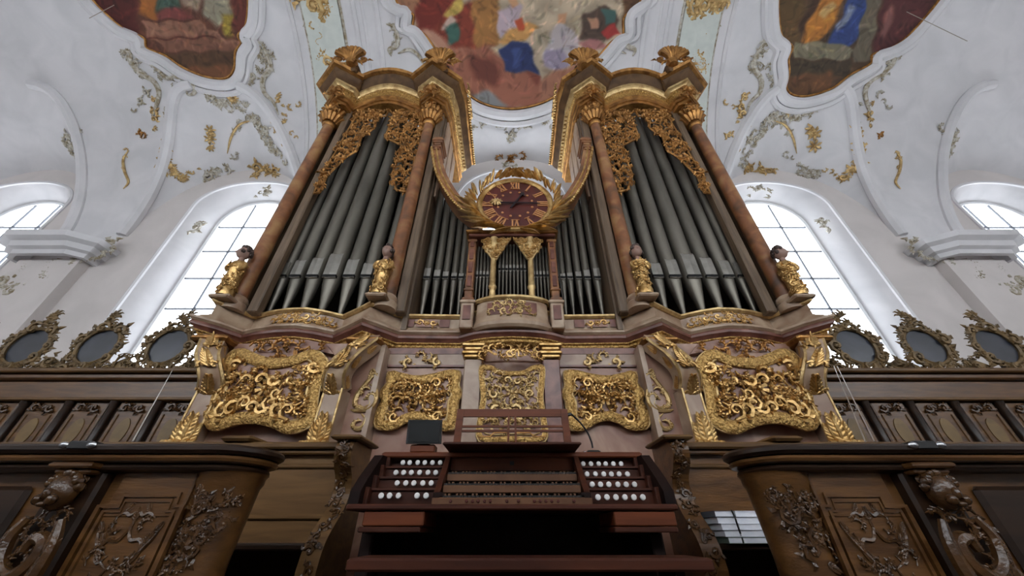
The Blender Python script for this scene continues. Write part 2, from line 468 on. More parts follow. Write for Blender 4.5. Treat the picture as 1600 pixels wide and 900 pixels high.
def outline(xc, hw, zs, zc, y, n=28, sill=None):
    P = [(xc - hw, y, SILL if sill is None else sill)]
    P += [(xc + hw * math.cos(PI - PI * i / n), y, arch_z(xc + hw * math.cos(PI - PI * i / n), xc, hw, zs, zc)) for i in range(n + 1)]
    return P + [(xc + hw, y, SILL if sill is None else sill)]
for wi, (xc, hw, zs, zc) in enumerate(WINS):
    gx = 1.2; gzs, gzc = (7.86, 8.96) if wi != 2 else (8.2, 9.45)
    A = outline(xc, hw, zs, zc, WY); B = outline(xc, gx, gzs, gzc, GY, sill=SILL + .25)
    Am = [((a[0] * .55 + b[0] * .45), WY + .12, (a[2] * .75 + b[2] * .25)) for a, b in zip(A, B)]
    rv = MB().grid([A, Am, [tuple(np.array(m) * .3 + np.array(b) * .7) for m, b in zip(Am, B)], B])
    rv.add([A[0], B[0], B[-1], A[-1]], [(0, 1, 2, 3)])
    root = rv.build('window_%d' % (wi + 1), M['stucco'], smooth=50); root['kind'] = 'structure'
    root['label'] = ['tall arched window left of the organ towers', 'tall arched window right of the organ towers', 'arched window behind the clock between the towers', 'far left arched window past the corbel', 'far right arched window past the corbel'][wi]
    MB().tube([(p[0], p[1] - .01, p[2]) for p in A], .05, 6).build('reveal_moulding', M['stucco'], root, smooth=True)
    MB().tube([(p[0], GY - .03, p[2]) for p in B], .06, 6, closed=True).build('window_frame', M['frame_white'], root, smooth=True)
    zr = [SILL + .25] + [EYE + 7.86 - k * .995 for k in range(4, -1, -1)]
    for k in range(1, 3):
        x = xc - gx + 2 * gx * k / 3
        MB().box(x - .018, x + .018, GY - .03, GY + .01, SILL + .25, arch_z(x, xc, gx, gzs, gzc)).build('glazing_bar', M['lead'], root)
    for z in zr[1:]:
        MB().box(xc - gx, xc + gx, GY - .035, GY + .015, z - .02, z + .02).build('glazing_bar', M['lead'], root)
    for c in range(3):
        xa, xb = xc - gx + 2 * gx * c / 3, xc - gx + 2 * gx * (c + 1) / 3
        for r_ in range(len(zr)):
            if r_ < len(zr) - 1: P = [(xa, zr[r_]), (xb, zr[r_]), (xb, zr[r_ + 1]), (xa, zr[r_ + 1])]
            else: P = [(xa, zr[r_]), (xb, zr[r_])] + [(xb + (xa - xb) * k / 6, max(zr[r_] + .01, arch_z(xb + (xa - xb) * k / 6, xc, gx, gzs, gzc))) for k in range(7)]
            MB().add([(p[0], GY, p[1]) for p in P], [tuple(range(len(P)))]).build('pane', M['glass'], root)

# pier capitals at the springing of the vault
for s in (-1, 1):
    t = MB(); prof = [(0, 0), (.1, 0), (.12, .12), (.22, .16), (.26, .3), (.4, .36), (.44, .5), (.36, .54), (0, .56)]
    path = [(-13.0, WY - .05), (-13.0, WY - .3), (-12.75, WY - .45), (-11.45, WY - .45), (-11.2, WY - .3), (-11.2, WY + .0)]
    t.sweep(path, [(o, ZS - .6 + z) for o, z in prof])
    pc = t.build('pier_capital', M['stucco'], wall, mirror=s > 0)
    cv = MB(); carve(cv, [(-11.55, ZS - .75), (-10.75, ZS - .55), (-10.8, ZS + .05), (-11.2, ZS + .15), (-11.6, ZS - .1)], .16, flatmap(WY - .2), 5, margin=0)
    carve(cv, [(-12.9, ZS - 1.9), (-12.0, ZS - 1.5), (-11.4, ZS - .6), (-12.9, ZS - .6)], .2, flatmap(WY - .15), 6, margin=0)
    cv.build('capital_carving', M['stucco_grey'], wall, mirror=s > 0, smooth=True)
    MB().box(-12.9, -11.3, WY - .25, WY + .05, 0, ZS - .55).build('pilaster', M['plaster_wall'], wall, mirror=s > 0)

L_out = [(120, -40), (150, 2), (172, 25), (200, 48), (228, 60), (233, 76), (262, 88), (290, 107), (325, 121), (355, 123), (368, 108), (370, 82), (379, 68), (374, 56), (386, 40), (390, 0), (388, -50), (330, -95), (220, -95)]
R_out = [(1217, -50), (1214, 0), (1216, 40), (1222, 62), (1236, 74), (1230, 92), (1231, 115), (1226, 135), (1236, 148), (1262, 150), (1300, 137), (1325, 118), (1357, 100), (1360, 86), (1385, 78), (1410, 62), (1440, 30), (1464, 0), (1490, -40), (1400, -95), (1280, -95)]
C_out = [(610, -60), (621, 4), (635, 20), (647, 24), (646, 46), (662, 53), (680, 76), (705, 115), (735, 150), (765, 166), (803, 171), (840, 164), (868, 150), (905, 118), (936, 87), (955, 66), (972, 57), (974, 28), (994, 12), (1000, 0), (1005, -60), (900, -110), (700, -110)]
def grow(poly, k):
    cx_ = sum(p[0] for p in poly) / len(poly); cy_ = sum(p[1] for p in poly) / len(poly)
    return [(cx_ + (p[0] - cx_) * k, cy_ + (p[1] - cy_) * k) for p in poly]
FIELDS = [grow(L_out, 1.12), grow(R_out, 1.12), grow(C_out, 1.06)]
def in_field(u, v): return any(inside((u, v), f_) for f_ in FIELDS)
# vault ribs: transverse bands and groins
def band(x, r, t0=.02, t1=1.9, n=60, off=0):
    P = []
    for i in range(n + 1):
        t = t0 + (t1 - t0) * i / n; y = YC + RY * math.cos(t)
        P.append((x, y - .0, barrel(y) - off))
    return P
for s in (-1, 1):
    g = []
    for i in range(70):
        t = .03 + 1.9 * i / 69; y = YC + (RY - .07) * math.cos(t); z = ZS + (RZ - .07) * math.sin(t)
        g.append([(x, y, z) for x in (-6.0, -5.7, -5.2, -4.95)])
    MB().grid(g).build('rib_panel', M['panel_green'], ceiling, mirror=s > 0, smooth=True)
    for x, r, mname in ((-6.38, .07, 'stucco'), (-6.02, .055, 'stucco_grey'), (-4.93, .055, 'stucco_grey'), (-4.55, .08, 'stucco'), (-4.3, .05, 'stucco'), (-3.9, .09, 'stucco')):
        MB().tube(band(x, r), r, 6, up=(1, 0, 0)).build('rib_moulding', M[mname], ceiling, mirror=s > 0, smooth=True)
    for side in (-1, 1):
        for bi, (xc, hw, h0, sl, dx, dw) in enumerate(BAYS):
            if bi not in (0, 3): continue
            P = []
            for i in range(60):
                y = WY - .02 - (2.15) * i / 59; d = WY - y
                rt = (barrel(y) - ZS) / (h0 + sl * d)
                if rt >= 1: break
                sx = (1 - rt ** 2) ** (1 / (2 + d))
                q_ = (xc - dx * d + side * sx * (hw + dw * d), y, barrel(y) - .02)
                if in_field(*pix((q_[0] * (-1 if s > 0 else 1), q_[1], q_[2]))): break
                P.append(q_)
            MB().tube(P, .15, 8).build('groin_rib', M['stucco'], ceiling, mirror=s > 0, smooth=True)

# ---- frescoes: painted fields framed by white mouldings
def poly_col(shapes, base, seed):
    bbs = [(min(p[0] for p in s[0]) - s[2], max(p[0] for p in s[0]) + s[2], min(p[1] for p in s[0]) - s[2], max(p[1] for p in s[0]) + s[2]) for s in shapes]
    # brush strokes: many small elongated dabs that lighten, darken or warm the paint under them
    r = random.Random(seed * 17); cells = {}
    us = [p[0] for s in shapes for p in s[0]]; vs = [p[1] for s in shapes for p in s[0]]
    for _ in range(1100):
        cu, cv = r.uniform(min(us), max(us)), r.uniform(max(-110, min(vs)), max(vs)); L_ = r.uniform(4, 15); W_ = r.uniform(1.2, 3.4); an = r.gauss(.9 if cu < 800 else 2.2, .7)
        g = r.choice((.8, .86, .93, 1.06, 1.1, 1.15)); tint = np.array((1 + r.uniform(-.03, .04), 1 + r.uniform(-.02, .03), 1 + r.uniform(-.04, .04))) * g
        q = (cu, cv, L_, W_, math.cos(an), math.sin(an), tint)
        for i in range(int((cu - L_) // 15), int((cu + L_) // 15) + 1):
            for j in range(int((cv - L_) // 15), int((cv + L_) // 15) + 1): cells.setdefault((i, j), []).append(q)
    def f(u, v):
        u, v = (u + 2.0 * math.sin(v * .16 + u * .07 + seed), v + 2.0 * math.sin(u * .15 - v * .08 + seed * 2))
        c = np.array(base, float) * (1 + .12 * math.sin(u * .09 + seed) * math.sin(v * .13))
        for (poly, col, blur), (bx0, bx1, by0, by1) in zip(shapes, bbs):
            if u < bx0 or u > bx1 or v < by0 or v > by1: continue
            wsum = 0; bb = blur * .8
            for du, dv in ((0, 0), (bb, 0), (-bb, 0), (0, bb), (0, -bb), (.5 * bb, .5 * bb), (-.5 * bb, .5 * bb), (.5 * bb, -.5 * bb), (-.5 * bb, -.5 * bb)):
                wsum += inside((u + du, v + dv), poly)
            if wsum: c = c + (np.array(col) - c) * (wsum / 9)
        for (cu, cv, L_, W_, ca, sa, tint) in cells.get((int(u // 15), int(v // 15)), ()):
            p = ((u - cu) * ca + (v - cv) * sa) / L_; q = (-(u - cu) * sa + (v - cv) * ca) / W_
            k = 1 - p * p - q * q
            if k > 0: c = c * (1 + (tint - 1) * min(1, k * 1.6) * .8)
        return c
    return f
def fresco(name, pixpoly, colf, nx, label, frame_r=.2):
    P3 = [hit(u, v) for (u, v) in spline(pixpoly, 5, True)]
    # parameter space: x and arc angle of the vault
    q = [(p[0], math.acos(max(-1, min(1, (p[1] - YC) / RY)))) for p in P3]
    x0, x1 = min(a for a, b in q), max(a for a, b in q); t0, t1 = min(b for a, b in q), max(b for a, b in q)
    dx = (x1 - x0) / nx; dt = dx / 6.2; nt = int((t1 - t0) / dt) + 2
    idx = {}; V = []; Fc = []; cols = []
    def vid(i, j):
        if (i, j) not in idx:
            x = x0 + i * dx; t = t0 + j * dt; y = YC + RY * math.cos(t); z = ceil_z(x, y)
            n = cnorm((x, y, z)); p = np.array((x, y, z)) + n * .05
            V.append(p); u, v = pix(p); c = colf(u, v); cols.append(srgb(*np.clip(c, 0, 255))); idx[(i, j)] = len(V) - 1
        return idx[(i, j)]
    for i in range(nx + 1):
        for j in range(nt):
            if inside((x0 + (i + .5) * dx, t0 + (j + .5) * dt), q):
                Fc.append((vid(i, j), vid(i + 1, j), vid(i + 1, j + 1), vid(i, j + 1)))
    mb = MB().add(V, Fc); ob = mb.build(name, M['fresco'], ceiling, smooth=True, label=label)
    at_ = ob.data.color_attributes.new('Col', 'FLOAT_COLOR', 'POINT')
    at_.data.foreach_set('color', np.array(cols).ravel())
    n3 = [cnorm(p) for p in P3]
    MB().tube([p + n * .06 for p, n in zip(P3, n3)], frame_r * .17, 6, closed=True).build('fresco_inner_bead', M['gold_old'], ceiling, smooth=True)
    cen = sum(P3) / len(P3)
    def outw(k): return [p + n * .04 + (p - cen) / np.linalg.norm(p - cen) * k for p, n in zip(P3, n3)]
    MB().tube(outw(frame_r * 1.0), frame_r * .8, 8, closed=True).build('fresco_frame', M['stucco'], ceiling, smooth=True)
    MB().tube(outw(frame_r * 2.2), frame_r * .45, 6, closed=True).build('fresco_frame', M['stucco'], ceiling, smooth=True)
fresco('fresco', L_out, poly_col([
    ([(100, -60), (215, -60), (215, 60), (100, 60)], (78, 32, 28), 8),
    ([(212, -90), (245, -90), (245, 35), (218, 22)], (150, 92, 42), 4),
    ([(243, -90), (280, -90), (282, 12), (245, 18)], (64, 84, 72), 4),
    ([(245, 22), (275, 8), (305, 30), (245, 32)], (120, 62, 58), 3),
    ([(280, -90), (320, -90), (310, 20), (285, 10)], (150, 128, 110), 5),
    ([(310, -90), (355, -90), (362, 30), (340, 42), (318, 22)], (146, 138, 118), 5),
    ([(345, 25), (366, 20), (362, 60), (352, 58)], (150, 128, 52), 4),
    ([(364, -90), (410, -90), (395, 40), (375, 55), (364, 40)], (104, 52, 42), 4),
    ([(220, 32), (312, 31), (322, 46), (342, 46), (350, 62), (380, 66), (372, 80), (232, 62)], (140, 98, 78), 2),
    ([(232, 56), (340, 55), (350, 68), (372, 68), (372, 80), (262, 80)], (122, 82, 64), 2),
    ([(225, 60), (338, 56), (340, 59), (225, 63)], (90, 48, 36), 1),
    ([(218, 30), (312, 30), (313, 33), (218, 34)], (90, 52, 40), 1),
    ([(250, 84), (375, 78), (372, 130), (300, 118)], (84, 58, 38), 3),
    ([(285, 106), (370, 100), (365, 130), (320, 125)], (112, 72, 46), 4)], (92, 56, 42), 1), 200, 'painted fresco field with brown stone steps, above the left window')
fresco('fresco', R_out, poly_col([
    ([(1200, -90), (1275, -90), (1245, 70), (1205, 60)], (92, 70, 42), 5),
    ([(1248, 40), (1270, 0), (1290, -30), (1260, 62)], (64, 44, 32), 4),
    ([(1250, 62), (1276, 10), (1310, -40), (1335, -40), (1302, 38), (1280, 66), (1262, 70)], (170, 110, 48), 3),
    ([(1280, 20), (1300, 0), (1310, 8), (1290, 30)], (184, 150, 96), 3),
    ([(1290, 72), (1318, 20), (1340, -40), (1366, -40), (1348, 45), (1325, 76), (1300, 78)], (52, 70, 122), 3),
    ([(1303, 42), (1330, 8), (1338, 12), (1310, 52)], (122, 130, 150), 3),
    ([(1335, 78), (1364, -40), (1384, -40), (1360, 92), (1332, 100)], (106, 96, 80), 2),
    ([(1362, 92), (1386, -40), (1480, -40), (1440, 40), (1385, 85)], (84, 44, 44), 5),
    ([(1374, 50), (1392, 5), (1400, 10), (1384, 60)], (130, 86, 80), 4),
    ([(1240, 66), (1300, 66), (1336, 78), (1328, 94), (1242, 92)], (120, 112, 92), 2),
    ([(1235, 94), (1330, 94), (1326, 120), (1232, 122)], (66, 54, 40), 3),
    ([(1226, 120), (1300, 112), (1300, 142), (1240, 150)], (98, 66, 42), 4)], (78, 58, 42), 2), 200, 'painted fresco field with blue and orange robes, above the right window')
fresco('fresco', C_out, poly_col([
    ([(600, -110), (680, -110), (668, 20), (635, 20), (615, 5)], (160, 112, 84), 6),
    ([(648, 20), (690, -110), (742, -110), (700, 60), (650, 48)], (112, 42, 32), 6),
    ([(676, 46), (700, 20), (740, 0), (775, 20), (772, 72), (735, 78), (690, 78)], (122, 52, 36), 5),
    ([(735, 0), (782, -20), (778, 70), (742, 76)], (150, 104, 56), 4),
    ([(690, 26), (708, 2), (722, -5), (722, 16), (700, 30)], (184, 154, 78), 3),
    ([(690, 45), (704, 24), (716, 30), (708, 48)], (186, 160, 146), 3),
    ([(696, 46), (716, 34), (718, 66), (700, 70)], (58, 92, 82), 3),
    ([(652, 48), (680, 48), (720, 85), (700, 95)], (178, 132, 110), 5),
    ([(700, 78), (760, 72), (800, 100), (860, 130), (860, 170), (740, 170), (690, 110)], (148, 92, 72), 6),
    ([(732, 84), (770, 92), (785, 120), (775, 134), (740, 124)], (104, 54, 42), 6),
    ([(735, 148), (762, 142), (795, 164), (765, 172)], (128, 128, 128), 4),
    ([(776, 20), (800, 5), (815, 10), (812, 45), (780, 60)], (176, 158, 166), 3),
    ([(795, -8), (808, -8), (808, 10), (798, 12)], (196, 150, 112), 2),
    ([(776, 64), (800, 44), (822, 36), (842, 42), (824, 60), (800, 72)], (196, 146, 84), 3),
    ([(806, 30), (818, 28), (818, 46), (808, 46)], (176, 76, 46), 2),
    ([(780, 76), (800, 66), (826, 64), (836, 96), (842, 118), (818, 112), (790, 112)], (40, 52, 96), 3),
    ([(800, 78), (815, 76), (812, 104), (802, 104)], (62, 78, 130), 3),
    ([(820, 112), (845, 118), (842, 136), (830, 126)], (120, 60, 46), 3),
    ([(848, 86), (862, 50), (878, 34), (892, 44), (908, 62), (900, 88), (880, 114), (856, 108)], (184, 172, 172), 3),
    ([(852, 80), (880, 74), (890, 100), (870, 114), (850, 104)], (150, 138, 156), 3),
    ([(870, 22), (884, 18), (886, 36), (872, 38)], (190, 142, 108), 2),
    ([(905, 60), (912, 22), (950, 8), (968, 30), (962, 55), (930, 66)], (84, 66, 56), 3),
    ([(918, 28), (932, 26), (936, 42), (922, 46)], (190, 140, 112), 2),
    ([(940, 48), (962, 36), (968, 54), (948, 60)], (164, 56, 52), 2),
    ([(940, 16), (960, 14), (962, 36), (946, 40)], (70, 100, 94), 2),
    ([(905, 64), (935, 62), (950, 72), (920, 84)], (168, 112, 108), 3),
    ([(980, -100), (1010, -100), (1000, 10), (972, 30)], (94, 66, 44), 4),
    ([(850, 118), (900, 100), (935, 90), (890, 140), (860, 165), (840, 165)], (160, 108, 84), 5)], (178, 160, 136), 3), 230, 'painted fresco field of musicians on clouds, above the clock', .2)

# ---- stucco ornament on the vault, strokes and sprays laid on the surface
def stroke(pts, r, mname, name='stucco_scroll', taper=True, mirror=False):
    P = [hit(u, v) for u, v in spline(pts, 5) if not in_field(1600 - u if mirror else u, v)]
    if len(P) < 4: return
    P = [p + cnorm(p) * .03 for p in P]
    n = len(P); R = [.62 * r * (1 - .75 * abs(2 * i / (n - 1) - 1) ** 2) if taper else r for i in range(n)]
    MB().tube(P, R, 6).build(name, M[mname], ceiling, mirror=mirror, smooth=True)
def spray(pts, wpx, size, mname, seed, name='stucco_spray', dens=1.0, mirror=False, tpls=None):
    r = random.Random(seed); mb = MB()
    for (u, v) in resample(pts, 7 / dens):
        for k in range(2 if wpx > 4 else 1):
            uu, vv = u + r.uniform(-wpx, wpx), v + r.uniform(-wpx, wpx)
            if in_field(1600 - uu if mirror else uu, vv): continue
            p = hit(uu, vv); n = cnorm(p); t1 = np.cross((0, 0, 1.0) if abs(n[2]) < .9 else (0, 1.0, 0), n); t1 /= np.linalg.norm(t1); t2 = np.cross(n, t1)
            sz = .74 * size * r.uniform(.7, 1.15)
            fm = lambda a, b, h, p=p, n=n, t1=t1, t2=t2: p + t1 * a + t2 * b + n * h
            tl = tpls or (LSC[0], LSC[1], CURLS[0], LEAF, LSC[0]); tp = tl[int(r.random() * len(tl))]
            stamp(mb, tp, (0, 0), sz, r.uniform(0, 2 * PI), fm, 1, .8)
    return mb.build(name, M[mname], ceiling, mirror=mirror, smooth=True) if mb.n else None
sd = 100
for mir in (False, True):
    sd += 50
    S = lambda p, r, m: stroke(p, r, m, mirror=mir)
    Y = lambda p, wp, sz, m, k, dens=1.0, tp=None: spray(p, wp, sz, m, sd + k, dens=dens, mirror=mir, tpls=tp)
    S([(190, 78), (205, 84), (206, 98), (222, 115), (242, 128), (250, 145), (246, 165), (240, 182)], .12, 'stucco_grey')
    S([(215, 92), (235, 98), (250, 112), (262, 122), (285, 122), (303, 132), (305, 145), (295, 148), (292, 140)], .1, 'stucco_grey')
    Y([(192, 80), (208, 92), (222, 112)], 5, .15, 'stucco_grey', 1, .8); Y([(238, 104), (256, 118), (275, 128)], 5, .15, 'stucco_grey', 2, .8)
    Y([(238, 160), (240, 176), (239, 198)], 3, .16, 'gold_pale', 3, .8, (LEAF, CURLS[1])); Y([(212, 168), (222, 158), (228, 148)], 3, .15, 'stucco_grey', 4, .8)
    Y([(224, 212), (222, 208)], 2, .13, 'gold_old', 5, 1); S([(202, 236), (194, 250), (196, 268), (202, 285), (194, 296)], .06, 'gold_pale'); Y([(200, 238), (196, 262)], 3, .12, 'gold_pale', 50, .8)
    Y([(262, 168), (266, 190), (261, 205)], 4, .14, 'stucco_grey', 6, 1); Y([(262, 205), (256, 235), (266, 268), (285, 276)], 5, .17, 'gold_pale', 7, 1.1, (ROSE, LEAF, CURLS[1])); Y([(285, 276), (310, 265)], 3, .14, 'gold_pale', 8, 1)
    Y([(330, 203), (331, 210), (331, 218), (331, 228)], 4, .3, 'gold_pale', 9, 1, (LEAF, ROSE))
    S([(395, 188), (375, 195), (362, 215), (356, 240)], .06, 'gold_pale'); Y([(400, 185), (380, 190), (366, 205)], 5, .15, 'stucco_grey', 10, 1); Y([(360, 244), (375, 240)], 4, .14, 'stucco_grey', 11, 1)
    S([(408, 65), (418, 85), (424, 105), (412, 125), (414, 145), (428, 160), (436, 180)], .12, 'stucco_grey')
    Y([(405, 68), (414, 82), (408, 100), (396, 115), (392, 135)], 6, .17, 'stucco_grey', 12, 1); Y([(424, 90), (426, 112)], 4, .14, 'stucco_grey', 13, 1)
    Y([(437, 148), (440, 168), (446, 190)], 3, .16, 'gold_pale', 14, 1, (LEAF, CURLS[1])); Y([(458, 165), (468, 160)], 3, .13, 'gold_pale', 15, 1); Y([(458, 208), (462, 214)], 2, .12, 'gold_pale', 16, 1)
    dv = 22 if mir else 4
    Y([(340, 128 + dv), (356, 140 + dv), (368, 150 + dv)], 5, .19, 'gold_pale', 17, 1, (ROSE, LEAF)); Y([(325, 145 + dv), (350, 158 + dv), (385, 165 + dv)], 5, .18, 'stucco_grey', 18, 1)
    Y([(395, 185), (412, 205), (430, 230), (442, 250)], 6, .18, 'stucco_grey', 19, 1.1); S([(420, 170), (440, 205), (458, 240), (468, 272)], .1, 'stucco_grey'); Y([(424, 182), (438, 215), (450, 240)], 4, .13, 'gold_pale', 20, .6)
    Y([(398, 270), (414, 262), (432, 268)], 5, .22, 'gold_pale', 21, 1, (LEAF, CURLS[0])); Y([(325, 275), (345, 268), (352, 262)], 5, .2, 'stucco_grey', 22, 1)
    Y([(318, 345), (312, 355)], 5, .2, 'stucco_grey', 23, 1); Y([(405, 302), (415, 298), (425, 302)], 6, .16, 'stucco_grey', 24, .9)
    # garland in the rib panel
    Y([(470, -10), (484, 6), (500, 4), (508, 14)], 7, .36, 'gold_pale', 30, 1.2); Y([(495, 20), (494, 34)], 4, .2, 'stucco_grey', 31, 1)
    Y([(492, 42), (500, 50), (504, 66), (506, 80)], 4, .28, 'gold_pale', 32, 1.2, (LEAF, ROSE)); Y([(508, 90), (512, 100), (508, 116)], 5, .26, 'gold_pale', 33, 1.4); Y([(508, 118), (514, 135), (520, 158)], 4, .22, 'stucco_grey', 34, 1.3)
    S([(474, 42), (482, 30), (484, 24)], .05, 'stucco_grey'); S([(523, 42), (510, 32), (503, 24)], .05, 'stucco_grey')
    S([(604, 38), (616, 42), (621, 56), (620, 72), (608, 78), (612, 88)], .11, 'stucco_grey'); S([(622, 84), (640, 78), (655, 88), (665, 108)], .09, 'stucco_grey'); Y([(616, 44), (621, 62), (612, 78)], 3, .14, 'stucco_grey', 36, .8)
    S([(800, 196), (784, 192), (770, 186), (766, 178), (776, 174)], .1, 'stucco_grey'); S([(800, 182), (780, 178), (776, 170)], .06, 'gold_pale'); Y([(775, 190), (790, 200), (800, 214)], 4, .16, 'stucco_grey', 37, 1); Y([(796, 178), (800, 190)], 3, .17, 'gold_pale', 38, 1, (LEAF, ROSE)); Y([(740, 195), (750, 192)], 4, .15, 'stucco_grey', 39, 1)
    Y([(783, 246), (795, 244), (800, 250)], 3, .17, 'gold_old', 40, 1); Y([(790, 256), (800, 260)], 4, .15, 'stucco_grey', 41, 1)
    Y([(125, 205), (110, 215), (120, 240)], 6, .22, 'stucco_grey', 42, 1)
# ------------------------------------------------------------------ the organ case
organ = thing('pipe_organ', 'huge gilded marble pipe organ with two tall towers of grey pipes', 'organ', (0, 4.4, 0))
E = EYE
half = [(800, 516), (785, 516.3), (770, 517), (754, 518.5), (738, 521), (716, 527), (622, 526), (598, 517), (565, 505.5), (541, 517), (520, 526), (490, 520), (460, 516), (428, 517), (398, 521), (377, 526), (340, 513), (296, 501)]
ZC = 2.075 + E
Lh = [atz(u, v, ZC)[:2] for u, v in half]
Lh.append((Lh[-1][0] - .02, 4.9))
path = [p for p in Lh[::-1]] + [(-p[0], p[1]) for p in Lh[1:]]
path = [(p[0], p[1]) for p in path]
def off_profile(pr): return [(o, z + E) for o, z in pr]
# main cornice: red marble, with gilt ogee below
MB().sweep(path, off_profile([(-.3, 2.02), (-.05, 2.02), (-.035, 2.04), (-.005, 2.06), (.0, 2.09), (-.01, 2.11), (-.3, 2.11)])).build('cornice', M['marble_red'], organ, smooth=30)
MB().sweep(path, off_profile([(-.3, 1.93), (-.13, 1.93), (-.11, 1.95), (-.085, 1.965), (-.08, 1.99), (-.055, 2.005), (-.055, 2.02), (-.3, 2.02)])).build('gilt_ogee', M['gold_band'], organ, smooth=30)
# parapet that the pipes stand on
MB().sweep(path, off_profile([(-.35, 2.11), (-.01, 2.11), (.02, 2.135), (.02, 2.16), (-.03, 2.175), (-.05, 2.2), (-.09, 2.235), (-.11, 2.26), (-.11, 2.4), (-.35, 2.4)])).build('parapet', M['marble_cream'], organ, smooth=30)
MB().sweep(path, off_profile([(-.35, 2.4), (-.09, 2.4), (-.06, 2.425), (-.06, 2.45), (-.1, 2.46), (-.35, 2.46)])).build('parapet_moulding', M['gold_pale'], organ, smooth=30)
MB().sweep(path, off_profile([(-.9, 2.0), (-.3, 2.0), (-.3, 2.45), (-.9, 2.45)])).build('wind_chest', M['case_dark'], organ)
def path_y(x):
    x = -abs(x)
    for (p, q) in zip(Lh[:-1], Lh[1:]):
        if q[0] <= x <= p[0]:
            t = (x - p[0]) / (q[0] - p[0] + 1e-9); return p[1] + (q[1] - p[1]) * t
    return 4.0
_px = [p[0] for p in Lh[:-1]][::-1]; _py = [p[1] for p in Lh[:-1]][::-1]
def on_par(a, b, h): return (a, np.interp(-np.abs(a), _px, _py) + .1 - h, b)
for s in (False, True):
    c0 = at(465, 495, 3.95)[0]
    p = MB().add(*(lambda m: (m.verts(), m.f))(MB().grid([[on_par(c0 + dx, z, .012) for dx in np.linspace(-.42, .42, 13)] for z in (2.27 + E, 2.385 + E)])))
    p.build('parapet_panel', M['marble_grey'], organ, mirror=s)
    cv = MB(); carve(cv, [(c0 - .4, 2.25 + E), (c0 + .4, 2.25 + E), (c0 + .4, 2.36 + E), (c0 + .15, 2.41 + E), (c0 - .15, 2.41 + E), (c0 - .4, 2.36 + E)], .052, on_par, 11, sym=c0, margin=0, dens=1.15)
    cv.build('parapet_carving', M['gold'], organ, mirror=s, smooth=True)
    c1 = at(665, 500, 4.1)[0]
    MB().add(*(lambda m: (m.verts(), m.f))(MB().grid([[on_par(c1 + dx, z, .012) for dx in np.linspace(-.14, .14, 5)] for z in (2.27 + E, 2.385 + E)]))).build('parapet_panel', M['marble_pink'], organ, mirror=s)
    cv = MB(); stamp(cv, ROSE, (c1, 2.33 + E), .055, 0, on_par)
    stamp(cv, CURLS[0], (c1 - .09, 2.33 + E), .05, 0, on_par); stamp(cv, CURLS[0], (c1 + .09, 2.33 + E), .05, PI, on_par, -1)
    cv.build('parapet_carving', M['gold'], organ, mirror=s, smooth=True)
    for k in (-.24, .24):
        MB().grid([[on_par(c1 + k + dx, z, .01) for dx in (-.07, 0, .07)] for z in (2.27 + E, 2.385 + E)]).build('parapet_panel', M['marble_red'], organ, mirror=s)

# ---- lower case
BY = 4.16
MB().box(-3.45, 3.45, BY, 5.3, 0, 1.95 + E).build('lower_case', M['marble_pink'], organ)
MB().box(-3.5, 3.5, BY - .02, 5.3, 1.86 + E, 1.94 + E).build('architrave', M['marble_red'], organ)
for s in (False, True): MB().box(-3.43, -1.6, 3.99, 4.3, 0, 1.93 + E).build('side_section', M['marble_pink'], organ, mirror=s)
# centre bow below the turret
MB().sweep([p for p in path if abs(p[0]) < .66], off_profile([(-.45, .5), (-.22, .5), (-.22, 1.74), (-.2, 1.76), (-.2, 1.93), (-.45, 1.93)])).build('centre_panel_wall', M['marble_pink'], organ)
for s in (False, True):
    # pilasters of the centre
    x0, x1 = at(722, 620, 4.02)[0], at(750, 620, 4.02)[0]
    MB().cbox(x0, x1, 3.98, 4.2, 0, 1.72 + E, .01).build('pilaster', M['marble_red' if s else 'marble_grey'], organ, mirror=s)
    cp = MB()
    for z, e in ((1.73, .01), (1.77, .035), (1.83, .01), (1.87, .04)): cp.cbox(x0 - e, x1 + e, 3.96 - e, 4.2, z + E, z + .045 + E, .012)
    cp.build('pilaster_capital', M['gold'], organ, mirror=s)
    # joint between centre wing and side section, and thin string course
    xj = -1.58
    MB().box(xj - .03, xj + .03, 3.96, BY + .05, 0, 1.9 + E).build('joint_strip', M['marble_grey'], organ, mirror=s)
    MB().box(at(607, 557, 4.1)[0], x0, BY - .03, BY + .05, 1.685 + E, 1.71 + E).build('string_course', M['marble_red'], organ, mirror=s)
    MB().box(xj, x0, BY - .012, BY + .05, 1.71 + E, 1.86 + E).build('frieze_panel', M['marble_grey'], organ, mirror=s)
    cv = MB(); cx = at(665, 548, BY)[0]
    carve(cv, [(cx - .3, 1.715 + E), (cx + .3, 1.715 + E), (cx + .1, 1.80 + E), (cx + .07, 1.9 + E), (cx - .07, 1.9 + E), (cx - .1, 1.80 + E)], .062, flatmap(BY - .015), 21, sym=cx, margin=0)
    cv.build('frieze_carving', M['gold_pale'], organ, mirror=s, smooth=True)
def P2(pts, y): return [(at(u, v, y)[0], at(u, v, y)[2]) for u, v in pts]
